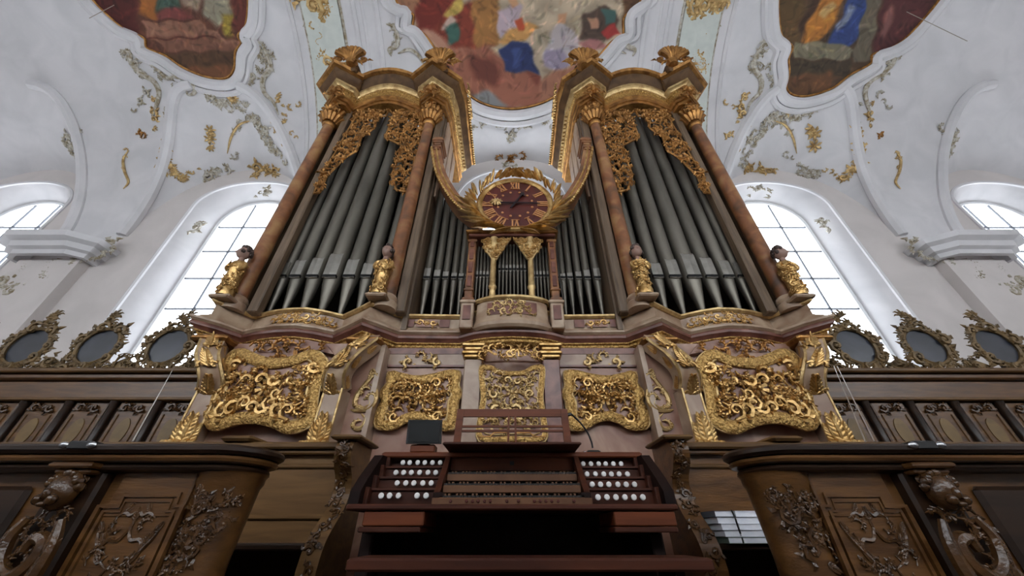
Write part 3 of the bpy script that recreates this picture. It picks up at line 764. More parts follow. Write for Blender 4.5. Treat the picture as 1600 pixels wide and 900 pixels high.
def cartouche(pts, y, frame, csize, seed, name, mirror=False, bulge=0, field='marble_pink', gold='gold', inner=.72, sym=True, off=None, hs=1.2):
    poly = [tuple(p) for p in spline(P2(pts, y), 4, True)]
    cx = sum(p[0] for p in poly) / len(poly); cz = sum(p[1] for p in poly) / len(poly)
    R = max(abs(p[0] - cx) for p in poly)
    def fm(a, b, h): return (a, y - h - bulge * np.maximum(0, 1 - ((a - cx) / R) ** 2), b)
    mb = MB(); n = len(poly)
    rings = [[fm(cx + (p[0] - cx) * k, cz + (p[1] - cz) * k, 0) for p in poly] for k in (1, .66, .33, .05)]
    V = [q for r_ in rings for q in r_]
    Fc = [(r_ * n + i, r_ * n + (i + 1) % n, (r_ + 1) * n + (i + 1) % n, (r_ + 1) * n + i) for r_ in range(3) for i in range(n)] + [tuple(range(3 * n, 4 * n))]
    back = [(cx + (p[0] - cx) * .8, BY + .02, cz + (p[1] - cz) * .8) for p in poly]; V += back
    Fc += [(i, 4 * n + i, 4 * n + (i + 1) % n, (i + 1) % n) for i in range(n)]
    mb.add(V, Fc); root = mb.build(name, M[field], organ, mirror=mirror)
    ins = lambda k: [fm(cx + (p[0] - cx) * k, cz + (p[1] - cz) * k, .012) for p in poly]
    fw = frame / R
    fr = MB(); fr.tube(ins(1 - fw * .5), frame * .55, 8, closed=True, up=(0, 1, 0), flat=.55); fr.build('cartouche_frame', M['gold_band'], root, mirror=mirror, smooth=True)
    f2 = MB(); f2.tube(ins(1.0), frame * .16, 6, closed=True); f2.tube(ins(1 - fw * 1.15), frame * .15, 6, closed=True); f2.build('frame_fillet', M['gold_pale'], root, mirror=mirror, smooth=True)
    cv = MB(); pin = [(cx + (p[0] - cx) * inner, cz + (p[1] - cz) * inner) for p in poly]
    cvm = lambda a, b, h: fm(a, b, h)
    carve(cv, pin, csize, cvm, seed, sym=cx if sym else None, margin=.1, hs=hs, dens=1.35)
    stamp(cv, ROSE, (cx, cz), csize * 1.5, 0, cvm)
    cv.build('cartouche_carving', M[gold], root, mirror=mirror, smooth=True)
    return root
for s in (False, True):
    cartouche([(346, 572), (362, 553), (378, 550), (402, 561), (432, 568), (468, 563), (496, 552), (512, 564), (514, 580), (502, 605), (497, 632), (496, 655), (482, 670), (460, 677), (440, 668), (412, 661), (375, 662), (338, 672), (325, 660), (317, 643), (336, 618), (346, 588)], 3.89, .125, .085, 31, 'cartouche', s, bulge=.06, gold='gold', inner=.8, hs=1.3)
    cartouche([(607, 583), (622, 586), (650, 591), (682, 587), (702, 582), (719, 582), (717, 602), (722, 616), (716, 630), (711, 668), (694, 670), (672, 658), (650, 654), (628, 660), (610, 670), (587, 667), (590, 642), (598, 628), (595, 614), (606, 598)], 4.1, .105, .085, 32, 'cartouche', s, gold='gold', inner=.78, hs=1.4)
    # dark carved foliage above the big cartouche
    cv = MB(); yy = 3.9; pl = P2([(384, 552), (398, 536), (420, 530), (480, 530), (508, 536), (520, 552), (494, 548), (470, 556), (432, 562), (405, 555)], yy); cx = at(450, 545, yy)[0]
    carve(cv, pl, .095, flatmap(yy), 33, sym=None, margin=0); cv.build('foliage_carving', M['gold_old'], organ, mirror=s, smooth=True)
    MB().prism([(p[0], p[1]) for p in pl], 'y', yy + .02, BY + .05).build('foliage_ground', M['marble_pink'], organ, mirror=s)
    # S scroll on the marble beside the inner bracket
    cv = MB(); BS = 3.98; fm = flatmap(BS)
    for pts, r_ in (([(590, 574), (588, 582), (578, 592), (570, 602), (558, 618), (555, 632), (566, 640), (578, 632), (576, 622), (568, 624)], .03), ([(578, 600), (588, 610), (586, 628), (574, 640), (556, 642), (548, 640)], .026), ([(574, 642), (572, 654), (566, 668), (556, 670), (550, 664), (556, 658)], .028), ([(564, 646), (572, 656), (570, 672), (568, 682)], .02), ([(588, 582), (582, 578), (578, 584)], .02)):
        q = spline([fm(*P2([p], BS)[0], 0) for p in pts], 4); n = len(q)
        cv.tube(q, [r_ * (1 - .7 * abs(2 * i / (n - 1) - 1) ** 2) for i in range(n)], 6)
    for (u, v, a) in ((572, 612, .4), (580, 622, -.5), (562, 630, 2.0), (560, 664, 1.0), (584, 590, 0)): stamp(cv, LSC[0], P2([(u, v)], BS)[0], .06, a, fm)
    cv.build('scroll_carving', M['gold_pale'], organ, mirror=s, smooth=True)
# centre panel behind the music desk
cpv = cartouche([(750, 573), (766, 573), (778, 580), (800, 582), (822, 580), (834, 573), (850, 573), (850, 600), (848, 622), (852, 650), (852, 690), (800, 692), (748, 690), (748, 650), (752, 622), (750, 600)], 3.98, .055, .06, 41, 'cartouche', gold='gold_pale', inner=.78)
cv = MB(); cyy = 3.9
carve(cv, P2([(752, 556), (760, 544), (780, 539), (800, 537), (820, 539), (840, 544), (848, 556), (820, 558), (780, 558)], cyy), .062, flatmap(cyy), 42, sym=0, margin=0, dens=1.15); cv.build('frieze_carving', M['gold'], organ, smooth=True)

# ---- corner brackets and pilaster feet below the towers
def strip3(path3, wvec, wid, th):
    """rectangular bar along a 3-D path; wvec = width direction"""
    wv = np.array(wvec, float); wv /= np.linalg.norm(wv); P = [np.array(p, float) for p in path3]; V = []
    for i, p in enumerate(P):
        t = (P[min(i + 1, len(P) - 1)] - P[max(i - 1, 0)]); t /= np.linalg.norm(t); n = np.cross(wv, t); n /= np.linalg.norm(n)
        w_ = wid[i] if not np.isscalar(wid) else wid; h_ = th[i] if not np.isscalar(th) else th
        V += [p - wv * w_ / 2 - n * h_ / 2, p + wv * w_ / 2 - n * h_ / 2, p + wv * w_ / 2 + n * h_ / 2, p - wv * w_ / 2 + n * h_ / 2]
    Fc = [(3, 2, 1, 0)] + [(i * 4 + a, i * 4 + (a + 1) % 4, i * 4 + 4 + (a + 1) % 4, i * 4 + 4 + a) for i in range(len(P) - 1) for a in range(4)] + [tuple(range(len(P) * 4 - 4, len(P) * 4))]
    return V, Fc
def bracket(xb, xt, yb, yt, ang, seed, s):
    zb, zm, zt = .62 + E, 1.3 + E, 1.93 + E
    wv = (math.cos(ang), math.sin(ang), 0); out = np.array((math.sin(ang), -math.cos(ang), 0))
    P = [np.array((xb, yb, zb)), np.array((xb, yb, zm))]
    pm = MB().add(*strip3(P, wv, .2, .22)); pm.build('pilaster_shaft', M['marble_grey'], organ, mirror=s)
    eg = MB()
    for k in (-1, 1): eg.tube([p + np.array(wv) * .1 * k + out * .11 for p in P], .014, 5)
    eg.build('pilaster_gilt_edge', M['gold_pale'], organ, mirror=s)
    b0 = np.array((xb, yb, zm)); top = np.array((xt, yt, zt))
    Q = [b0 + out * .0, b0 + out * .07 + np.array((0, 0, .1)), b0 * .8 + top * .2 + out * .13 + np.array((0, 0, .1)), b0 * .5 + top * .5 + out * .13 + np.array((0, 0, .05)), b0 * .2 + top * .8 + out * .05 + np.array((0, 0, .02)), top]
    Q = spline(Q, 3)
    br = MB().add(*strip3(Q, wv, [.2 + .06 * i / len(Q) for i in range(len(Q))], .19)); br.build('scroll_bracket', M['marble_cream'], organ, mirror=s, smooth=30)
    e2 = MB()
    for k in (-1, 1): e2.tube([p + np.array(wv) * .115 * k + out * .095 for p in Q], .02, 5)
    Vb = Q[0]
    e2.build('bracket_gilt_edge', M['gold_pale'], organ, mirror=s)
    lf = MB()
    for j in (2, 7, 11):
        if j >= len(Q) - 1: continue
        p = Q[j]; t = Q[j + 1] - Q[j - 1]; t /= np.linalg.norm(t); n = np.cross(np.array(wv), t); n /= np.linalg.norm(n)
        if n.dot(out) < 0: n = -n
        fm = lambda a, b, h, p=p, t=t, n=n: p + np.array(wv) * a + t * b + n * (.095 + h)
        stamp(lf, ACAN, (0, -.08), .16, 0, fm, 1, 1.0); stamp(lf, CURLS[1], (.06, -.05), .05, j, fm); stamp(lf, CURLS[1], (-.06, -.05), .05, j, fm, -1)
        fs = lambda a, b, h, p=p, t=t, n=n: p + n * a + t * b + np.array(wv) * (.11 + h)
        stamp(lf, ACAN, (0, -.05), .1, 0, fs, 1, .6)
    lf.build('bracket_leaves', M['gold'], organ, mirror=s, smooth=True)
    # acanthus foot
    ft = MB(); fm = lambda a, b, h: np.array((xb, yb, 0)) + np.array(wv) * a + ZA * b + out * (.11 + h)
    for (a, b, sz, an) in ((0, .74, .2, 0), (-.05, .72, .15, .12), (.05, .72, .15, -.12)): stamp(ft, ACAN, (a, b + E), sz, an, fm, 1, .9)
    ft.build('acanthus_foot', M['gold'], organ, mirror=s, smooth=True)
    cl = MB()
    for k in range(5):
        a = (k - 2) * .05
        cl.tube([fm(a, .74 + E, .0), fm(a * 1.15, .72 + E, .07), fm(a * 1.25, .66 + E, .1), fm(a * 1.3, .63 + E, .05)], [.03, .045, .05, .025], 7)
    cl.build('scroll_toes', M['gold'], organ, mirror=s, smooth=True)
for s in (False, True):
    bracket(-1.95, -1.72, 3.92, 3.94, -.12, 51, s)
    bracket(-3.35, -3.63, 3.92, 3.92, .18, 52, s)
    # gilt capital blocks where the brackets meet the cornice
    for x_, y_ in ((Lh[8][0] + .02, Lh[8][1] + .2), (Lh[-2][0] + .22, Lh[-2][1] + .22)):
        MB().cbox(x_ - .22, x_ + .22, y_ - .12, y_ + .3, 1.88 + E, 1.96 + E, .03).build('bracket_abacus', M['gold_old'], organ, mirror=s)

# ---- tower and wing structure
def tower(s):
    xo, xi = -3.72, -1.68
    # backing so that the pipes stand against a dark case
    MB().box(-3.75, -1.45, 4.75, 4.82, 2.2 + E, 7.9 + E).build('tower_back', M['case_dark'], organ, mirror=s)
    MB().box(-3.8, -3.74, 4.1, 5.3, 2.2 + E, 7.6 + E).build('tower_side', M['case_wood'], organ, mirror=s)
    MB().box(-1.47, -1.40, 4.12, 5.3, 2.2 + E, 7.6 + E).build('tower_side', M['case_wood'], organ, mirror=s)
    for k in range(3):
        y0 = 4.2 + k * .36
        MB().cbox(-1.40, -1.36, y0, y0 + .3, 4.9 + E, 7.3 + E, .012).build('side_panel', M['marble_grey'], organ, mirror=s)
    # square posts
    for x_ in (-3.46, -1.50): MB().cbox(x_ - .07, x_ + .07, 4.0, 4.14, 2.4 + E, 7.4 + E, .015).build('case_post', M['case_wood'], organ, mirror=s)
    # marble columns
    for x_, y_ in ((xo, 4.0), (xi, 3.97)):
        c = MB(); c.lathe(x_, y_, [(.108, 2.46 + E), (.110, 3.4 + E), (.106, 5.2 + E), (.094, 6.75 + E)], 20)
        c.build('column_shaft', M['marble_orange'], organ, mirror=s, smooth=True)
        b = MB(); b.lathe(x_, y_, [(.15, 2.4 + E), (.15, 2.5 + E), (.13, 2.52 + E), (.145, 2.56 + E), (.13, 2.6 + E), (.11, 2.62 + E)], 20); b.build('column_base', M['marble_cream'], organ, mirror=s, smooth=True)
        cp = MB(); cp.lathe(x_, y_, [(.1, 6.72 + E), (.125, 6.75 + E), (.125, 6.79 + E), (.11, 6.81 + E), (.12, 7.0 + E), (.17, 7.2 + E), (.2, 7.27 + E), (.2, 7.32 + E)], 16)
        for k in range(14):
            a = k * 2 * PI / 14; r0 = .12
            for zz, L in ((6.84, .18), (7.0, .22)):
                cp.tube([(x_ + r0 * math.cos(a), y_ + r0 * math.sin(a), zz + E), (x_ + (r0 + .05) * math.cos(a), y_ + (r0 + .05) * math.sin(a), zz + L * .7 + E), (x_ + (r0 + .12) * math.cos(a), y_ + (r0 + .12) * math.sin(a), zz + L + E), (x_ + (r0 + .13) * math.cos(a), y_ + (r0 + .13) * math.sin(a), zz + L * .8 + E)], [.03, .05, .035, .02], 5)
                a += PI / 14
        cp.build('column_capital', M['gold_old'], organ, mirror=s, smooth=True)
    # entablature with broken corners and a raised middle
    tp = [(-3.84, 5.5), (-3.84, 4.22), (-3.9, 3.92), (-3.66, 3.72), (-3.46, 3.84), (-3.4, 4.02)]
    nb = 12
    for i in range(1, nb): tp.append((-3.4 + (3.4 - 1.95) * i / nb, 4.02 - .12 * math.sin(PI * i / nb)))
    tp += [(-1.95, 4.02), (-1.88, 3.82), (-1.66, 3.68), (-1.40, 3.86), (-1.34, 4.2), (-1.34, 5.8)]
    dz = []
    for x_, y_ in tp:
        q = (x_ + 3.4) / 1.45
        dz.append(.22 * math.sin(PI * q) ** 1.2 if 0 < q < 1 else 0)
    def pr(l): return [(o, z + E) for o, z in l]
    MB().sweep(tp, pr([(-.25, 7.28), (.0, 7.28), (.0, 7.36), (.03, 7.37), (.03, 7.45), (.06, 7.47), (.06, 7.5), (-.25, 7.5)]), dz=dz).build('architrave', M['gold_old'], organ, mirror=s, smooth=30)
    MB().sweep(tp, pr([(-.25, 7.5), (.02, 7.5), (.03, 7.68), (.07, 7.7), (.07, 7.72), (-.25, 7.72)]), dz=dz).build('entablature_frieze', M['gold_band'], organ, mirror=s, smooth=30)
    MB().sweep(tp, pr([(-.25, 7.72), (.08, 7.72), (.1, 7.75), (.14, 7.77), (.15, 7.82), (-.25, 7.82)]), dz=dz).build('dentil_band', M['gold_pale'], organ, mirror=s, smooth=30)
    MB().sweep(tp, pr([(-.25, 7.82), (.14, 7.82), (.2, 7.86), (.27, 7.96), (.27, 8.0), (-.25, 8.02)]), dz=dz).build('cornice_fascia', M['fascia'], organ, mirror=s, smooth=30)
    MB().sweep(tp, pr([(-.25, 8.0), (.27, 8.0), (.33, 8.02), (.36, 8.07), (.34, 8.12), (-.25, 8.2)]), dz=dz).build('top_moulding', M['gold_old'], organ, mirror=s, smooth=30)
    # dentils along the flank of the inner side
    dn = MB()
    for k in range(16):
        y_ = 4.25 + k * .095
        dn.box(-1.3, -1.2, y_, y_ + .05, 7.72 + E, 7.8 + E)
    dn.build('flank_dentils', M['gold_pale'], organ, mirror=s)
    cv = MB()
    for k in range(26):
        y_ = 4.1 + k * .066
        cv.ball((-.99, y_, 7.99 + E), .035, 6, 4)
    cv.build('flank_beading', M['gold'], organ, mirror=s, smooth=True)
    # corner ornaments under the cornice
    co = MB()
    for cx_, cy_ in ((-3.64, 3.73), (-1.66, 3.7)):
        fm = flatmap(cy_ - .05)
        for (a, b, sz, an) in ((0, 7.62, .2, PI), (0, 7.45, .16, 0), (-.1, 7.55, .09, 1), (.1, 7.55, .09, -1)): stamp(co, LEAF, (cx_ + a, b + E), sz, an, fm, 1, 1.2)
        stamp(co, CURLS[0], (cx_ - .09, 7.4 + E), .09, 0, fm); stamp(co, CURLS[0], (cx_ + .09, 7.4 + E), .09, PI, fm, -1)
        for zz in (7.3, 7.2, 7.1): stamp(co, LEAF, (cx_, zz + E), .14, PI, flatmap(cy_ + .1), 1, 1)
    co.build('corner_carving', M['gold_old'], organ, mirror=s, smooth=True)
    # shells on the corners
    def shell(cx_, cy_, cz_, R, tilt, nm='shell_finial'):
        sh = MB(); n = 9
        for k in range(n):
            a = -1.25 + 2.5 * k / (n - 1); ca, sa = math.sin(a), math.cos(a)
            sh.tube([(cx_, cy_, cz_), (cx_ + .5 * R * ca, cy_ - .13, cz_ + .5 * R * sa), (cx_ + .9 * R * ca, cy_ - .1 - tilt * .5, cz_ + .9 * R * sa), (cx_ + 1.0 * R * ca, cy_ - tilt, cz_ + 1.0 * R * sa)], [.03, R * .14, R * .2, R * .12], 6)
        sh.lathe(cx_, cy_, [(.02, -.12), (.1, -.1), (.13, 0), (.06, .06)], 10, cz=cz_)
        for k in (-1, 1): stamp(sh, CURLS[0], (cx_ + k * R * .8, cz_ - .02), R * .35, 0 if k < 0 else PI, flatmap(cy_ - .05), k)
        sh.build(nm, M['gold_old'], organ, mirror=s, smooth=True)
    shell(-3.42, 3.44, 8.24 + E, .33, .14)
    shell(-1.50, 3.42, 8.12 + E, .32, .14)
    for x_, z_ in ((-3.5, 8.02), (-1.56, 8.0)): MB().cbox(x_ - .12, x_ + .22, 3.46, 3.8, z_ + E, z_ + .22 + E, .03).build('finial_block', M['fascia'], organ, mirror=s)
    lv = MB()
    for k in range(9):
        stamp(lv, LEAF, (-1.78 + .07 * k, 8.1 + .2 * math.sin(PI * k / 8) * 1.1 + E), .13, .7 - k * .17, flatmap(3.36), 1, 1)
    for k in range(5): stamp(lv, LEAF, (-3.85 + .07 * k, 8.1 + E), .1, .4 - k * .2, flatmap(3.42), 1, 1)
    for k in range(7): stamp(lv, LEAF, (-1.12, 8.08 + E), .15, 0, lambda a, b, h, k=k: (-1.0 + h, 3.9 + k * .1 + (a + 1.12), b), 1, 1)
    lv.build('crest_leaves', M['gold'], organ, mirror=s, smooth=True)
    # pierced gilt curtains
    for pl, sd_ in (([(556, 184), (562, 176), (607, 175), (603, 182), (590, 184), (585, 201), (565, 215), (557, 237), (540, 247), (525, 262), (510, 277), (500, 302), (491, 303), (505, 272), (524, 240)], 61),
                    ([(618, 176), (680, 174), (676, 190), (664, 215), (652, 262), (636, 301), (620, 298), (612, 275), (622, 250), (628, 228), (602, 216), (611, 192)], 62)):
        pp = P2(pl, 3.98); cv = MB(); carve(cv, pp, .085, flatmap(3.98), sd_, margin=.0, dens=1.25, hs=1.1)
        edge = resample([(p[0], 3.97, p[1]) for p in pp], .05, True); cv.tube(edge, .022, 5, closed=True)
        cv.build('pierced_carving', M['gold_old'], organ, mirror=s, smooth=True)
    # wood bits the posts
    # wing: dark back and sweeping curved bracket
    sw = [(684, 243), (687, 262), (692, 282), (703, 304), (719, 326), (740, 342), (752, 348)]
    SP = spline([at(u, v, 4.02) for u, v in sw], 4)
    MB().add(*strip3(SP, (0, 1, 0), .34, .15)).build('curved_bracket', M['marble_orange'], organ, mirror=s, smooth=40)
    gl = MB(); 
    P = [np.array(p) for p in SP]
    for i in range(len(P) - 1):
        t = P[i + 1] - P[i]; t /= np.linalg.norm(t); nn = np.array((t[2], 0, -t[0]))
        if nn[2] > 0 or nn[0] > 0: nn = -nn
        p = P[i] + nn * .08 + np.array((0, -.17, 0))
        gl.ball(p, .035, 6, 4); gl.ball((p + P[i + 1] + nn * .08 + np.array((0, -.17, 0))) / 2, .028, 6, 4)
    gl.tube([p + np.array((0, -.175, 0)) for p in P], .02, 5)
    gl.build('bracket_beading', M['gold'], organ, mirror=s, smooth=True)
    x_, y_, z_ = at(686, 240, 4.02)
    cp = MB()
    for dz_, e in ((0, .06), (.06, .09), (.12, .11), (-.14, .055), (-.08, .08), (.18, .08)): cp.cbox(x_ - e, x_ + e, y_ - .17 - e * .4, y_ + .17, z_ + dz_, z_ + dz_ + .055, .01)
    cp.build('bracket_capital', M['marble_orange'], organ, mirror=s)
    Bk = [(at(u, v - 2, 4.72)[0], at(u, v - 2, 4.72)[2]) for u, v in sw]
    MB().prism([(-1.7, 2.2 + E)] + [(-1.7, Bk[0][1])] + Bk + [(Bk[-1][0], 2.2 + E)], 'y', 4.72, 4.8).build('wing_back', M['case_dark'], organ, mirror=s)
for s in (False, True): tower(s)

# ---- pipes
_sw = spline([at(u, v, 4.02) for u, v in [(684, 243), (687, 262), (692, 282), (703, 304), (719, 326), (740, 342), (752, 348)]], 6)
def WTOP(x): return float(np.interp(x, [p[0] for p in _sw], [p[2] for p in _sw]))
def pipe(x, y, R, ztip, zm, lip, ztop, s=False):
    n = 16
    b = MB(); b.lathe(x, y, [(R * .22, ztip), (R * .26, ztip + .02), (R * .97, zm - .03), (R, zm), (R, ztop)], n)
    o = b.build('organ_pipe', M['tin'], organ, mirror=s, smooth=35)
    w_ = R * .78
    m = MB(); m.box(x - w_, x + w_, y - R * 1.02, y - R * .5, zm - .012, zm + .028); m.build('mouth', M['slot'], o, mirror=s)
    l = MB(); yf = y - R
    # upper lip: flattened sheet leaning back to the round body at its top
    G = []
    for z, f in ((zm + .028, 1.05), (zm + .05, 1.06), (zm + lip * .88, 1.06), (zm + lip, .93)):
        G.append([(x + w_ * k, y - R * f * (1 if abs(k) < .8 else .92), z) for k in (-1, -.8, 0, .8, 1)])
    l.grid(G); l.grid([[(x - w_, y - R * .6, zm + .028), (x + w_, y - R * .6, zm + .028)], [G[0][0], G[0][-1]]])
    l.box(x - w_, x + w_, y - R * 1.03, y - R * .9, zm + lip * .99, zm + lip * 1.1) if False else None
    l.build('upper_lip', M['tin_bright'], o, mirror=s)
    lo = MB(); lo.tube([(x - w_, y - R * .9, zm - .015), (x - w_ * .5, y - R * 1.02, zm - .03), (x, y - R * 1.04, zm - .04), (x + w_ * .5, y - R * 1.02, zm - .03), (x + w_, y - R * .9, zm - .015)], .009, 5); lo.build('lower_lip', M['tin_bright'], o, mirror=s)
    return o
tw = [(430, .07, 412, 2.1), (449, .085, 409, 2), (471, .098, 405.5, 0), (498.5, .108, 401.5, 0), (527, .125, 395, 0), (553, .108, 404, 0), (577, .098, 410, 0), (602, .088, 413, 0), (620, .07, 415, 0)]
for s in (False, True):
    for k, (u, R, vl, _) in enumerate(tw):
        yy = 4.3 - .1 * (1 - ((k - 4) / 4) ** 2)
        x_ = at(u, vl, yy - R)[0]
        zl = at(u, vl, yy - R)[2]; zm = at(u, 431, yy - R)[2]
        pipe(x_, yy, R, 2.45 + E, zm, zl - zm, 7.45 + E, s)
    for u, R, vl in ((638, .05, 414), (652.5, .058, 416), (669, .055, 418.5), (684, .052, 421), (697, .048, 424), (710, .045, 426), (721, .042, 427), (731, .038, 428)):
        yy = 4.36; x_ = at(u, vl, yy - R)[0]; zl = at(u, vl, yy - R)[2]; zm = at(u, 434, yy - R)[2]
        # top follows the curved bracket
        zt = WTOP(x_) + .12; R *= 1.15
        pipe(x_, yy, R, 2.45 + E, zm, zl - zm, zt, s)

# ---- small centre turret
TY = 3.95
tb_path = [(-.5, 4.14)] + [(.5 * math.sin(a), 4.03 - .21 * math.cos(a)) for a in np.linspace(-1.3, 1.3, 15)] + [(.5, 4.14)]
MB().sweep(tb_path, off_profile([(-.3, 2.1), (-.03, 2.1), (.0, 2.13), (.01, 2.17), (-.0, 2.2), (-.015, 2.23), (-.02, 2.49), (-.3, 2.49)])).build('turret_parapet', M['marble_cream'], organ, smooth=30)
MB().sweep(tb_path, off_profile([(-.3, 2.49), (.0, 2.49), (.022, 2.51), (.022, 2.54), (-.01, 2.555), (-.3, 2.555)])).build('turret_parapet_moulding', M['gold_pale'], organ, smooth=30)
def on_tur(a, b, h):
    q = np.minimum(1, np.abs(a) / .5); return (a, 4.03 - .21 * np.sqrt(1 - q * q) + .02 - h, b)
for s in (False, True):
    xa = at(735, 420, TY)[0]
    ped = MB(); xp = at(729, 490, 3.93)[0]
    ped.cbox(xp - .085, xp + .085, 3.93, 4.2, 2.12 + E, 2.5 + E, .012); ped.cbox(xp - .105, xp + .105, 3.91, 4.2, 2.49 + E, 2.54 + E, .012); ped.build('turret_pedestal', M['marble_cream'], organ, mirror=s)
    MB().box(xp - .05, xp + .05, 3.915, 3.95, 2.24 + E, 2.45 + E).build('pedestal_panel', M['marble_red'], organ, mirror=s)
    po = MB(); z0, z1 = 2.53 + E, at(735, 374, TY)[2]
    po.cbox(xa - .055, xa + .055, TY, TY + .14, z0, z1, .01); po.cbox(xa - .08, xa + .08, TY - .02, TY + .14, z0, z0 + .06, .01); po.cbox(xa - .07, xa + .07, TY - .015, TY + .14, z0 + .17, z0 + .21, .01); po.cbox(xa - .072, xa + .072, TY - .015, TY + .14, z1 - .06, z1, .01)
    po.build('turret_post', M['marble_orange'], organ, mirror=s)
    for k in range(4):
        zz = z0 + .24 + k * .24
        MB().cbox(xa - .03, xa + .03, TY - .012, TY + .05, zz, zz + .19, .006).build('post_inlay', M['marble_red'], organ, mirror=s)
    # gilt colonnette with pierced spandrels
    xc_ = at(770, 420, TY - .1)[0]; ty = TY - .08
    c = MB(); c.lathe(xc_, ty + .05, [(.06, 2.53 + E), (.06, 2.56 + E), (.045, 2.575 + E), (.042, 2.7 + E), (.055, 2.72 + E), (.055, 2.75 + E), (.044, 2.77 + E), (.04, z1 - .3), (.055, z1 - .2), (.065, z1 - .02)], 12)
    c.build('turret_colonnette', M['gold_pale'], organ, mirror=s, smooth=True)
    sp = P2([(754, 373), (799, 371), (790, 383), (780, 398), (776, 404), (768, 404), (764, 397), (757, 390)], ty)
    MB().prism(sp, 'y', ty + .015, ty + .05).build('turret_spandrel', M['gold_pale'], organ, mirror=s)
    cv = MB(); carve(cv, sp, .035, flatmap(ty + .015), 71, margin=.1, dens=1.2); cv.build('spandrel_carving', M['gold'], organ, mirror=s, smooth=True)
z1 = at(735, 374, TY)[2]
MB().cbox(-.65, .65, TY - .08, TY + .4, z1, z1 + .05, .012).build('turret_beam', M['marble_red'], organ)
tb = MB().cbox(-.69, .69, TY - .12, TY + .45, z1 + .05, z1 + .1, .015); tb.build('turret_cornice', M['gold_old'], organ)
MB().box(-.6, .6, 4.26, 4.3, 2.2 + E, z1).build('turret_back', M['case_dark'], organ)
for k, u in enumerate([745.5, 751, 756.5, 762, 767] + [780.5 + 5.65 * i for i in range(8)] + [834, 839, 844.5, 850, 855.5]):
    yy = TY + .16; mid = 780 <= u <= 822
    if mid: yy -= .05
    R = .021; vl = 413 if mid else 423
    x_ = at(u, vl, yy - R)[0]; zl = at(u, vl, yy - R)[2]; zm = at(u, vl + 8, yy - R)[2]
    pipe(x_, yy, R, 2.5 + E, zm, zl - zm, z1 - .02)
# turret base panel carving
cv = MB(); carve(cv, [(-.27, 2.28 + E), (.27, 2.28 + E), (.27, 2.44 + E), (-.27, 2.44 + E)], .055, on_tur, 72, sym=0, margin=0, dens=1.2)
MB().grid([[on_tur(x_, z_, .012) for x_ in np.linspace(-.32, .32, 15)] for z_ in (2.27 + E, 2.45 + E)]).build('parapet_panel', M['marble_red'], organ)
cv.build('parapet_carving', M['gold_pale'], organ, smooth=True)

# ------------------------------------------------------------------ clock above the turret
CY = 3.85
cx, _, cz = at(808, 319, CY); cx = .05
clock = thing('wall_clock', 'round red-brown clock with Roman numerals in a gilded laurel wreath', 'clock', (cx, CY, z1 + .1))
RC = .55
d = MB(); n = 48
d.prism([(cx + RC * math.cos(2 * PI * k / n), cz + RC * math.sin(2 * PI * k / n)) for k in range(n)], 'y', CY, CY + .06); d.build('dial', M['clock_face'], clock)
MB().tube([(cx + (RC + .02) * math.cos(2 * PI * k / n), CY - .0, cz + (RC + .02) * math.sin(2 * PI * k / n)) for k in range(n)], .05, 8, closed=True).build('dial_rim', M['gold'], clock, smooth=True)
NUM = ['XII', 'I', 'II', 'III', 'IIII', 'V', 'VI', 'VII', 'VIII', 'IX', 'X', 'XI']
for h, t in enumerate(NUM):
    a = PI / 2 - h * PI / 6; rx, rz = math.cos(a), math.sin(a); tx, tz = rz, -rx
    mb = MB(); wd = {'I': .04, 'V': .085, 'X': .08}; W = sum(wd[c] for c in t); o_ = -W / 2; r0, r1 = .36, .52
    def bar(o0, q0, o1, q1, th):
        P = []
        for (o, q) in ((o0, q0), (o1, q1)): P.append(np.array((cx + rx * q + tx * o, CY - .012, cz + rz * q + tz * o)))
        dvec = P[1] - P[0]; dvec /= np.linalg.norm(dvec); nn = np.array((dvec[2], 0, -dvec[0])) * th
        V = [P[0] - nn, P[0] + nn, P[1] + nn, P[1] - nn]; V = V + [v_ + np.array((0, .014, 0)) for v_ in V]
        mb.add(V, [(0, 1, 2, 3), (7, 6, 5, 4), (0, 4, 5, 1), (1, 5, 6, 2), (2, 6, 7, 3), (3, 7, 4, 0)])
    for c in t:
        w_ = wd[c]; m_ = o_ + w_ / 2
        if c == 'I': bar(m_, r0, m_, r1, .012)
        elif c == 'V': bar(m_, r0, m_ - w_ * .38, r1, .012); bar(m_, r0, m_ + w_ * .38, r1, .007)
        else: bar(m_ - w_ * .38, r0, m_ + w_ * .38, r1, .007); bar(m_ + w_ * .38, r0, m_ - w_ * .38, r1, .012)
        o_ += w_
    bar(-W / 2, r0, W / 2, r0, .006); bar(-W / 2, r1, W / 2, r1, .006)
    mb.build('numeral', M['clock_num'], clock)
    a2 = a + PI / 12
    bd = MB(); bd.ball((cx + .28 * math.cos(a2), CY - .005, cz + .28 * math.sin(a2)), .022, 6, 4, (1, .5, 1)); bd.build('hour_stud', M['clock_num'], clock)
def hand(ang, L, tail, wd_, mt, nm, tip):
    a = math.radians(90 - ang); dx, dz = math.cos(a), math.sin(a); nx, nz = -dz, dx; y0 = CY - .04
    q = [(-tail, wd_ * .8), (0, wd_), (L * .75, wd_ * .7), (L * .8, wd_ * (2.6 if tip else .7)), (L * .88, wd_ * (2.2 if tip else .5)), (L, .002)]
    pl = [(cx + dx * s_ + nx * w_, cz + dz * s_ + nz * w_) for s_, w_ in q] + [(cx + dx * s_ - nx * w_, cz + dz * s_ - nz * w_) for s_, w_ in q[::-1]]
    MB().prism(pl, 'y', y0, y0 + .012).build(nm, M[mt], clock)
hand(92, .4, .3, .013, 'clock_hand', 'minute_hand', False)
hand(30, .28, .14, .016, 'clock_hand', 'hour_hand', True)
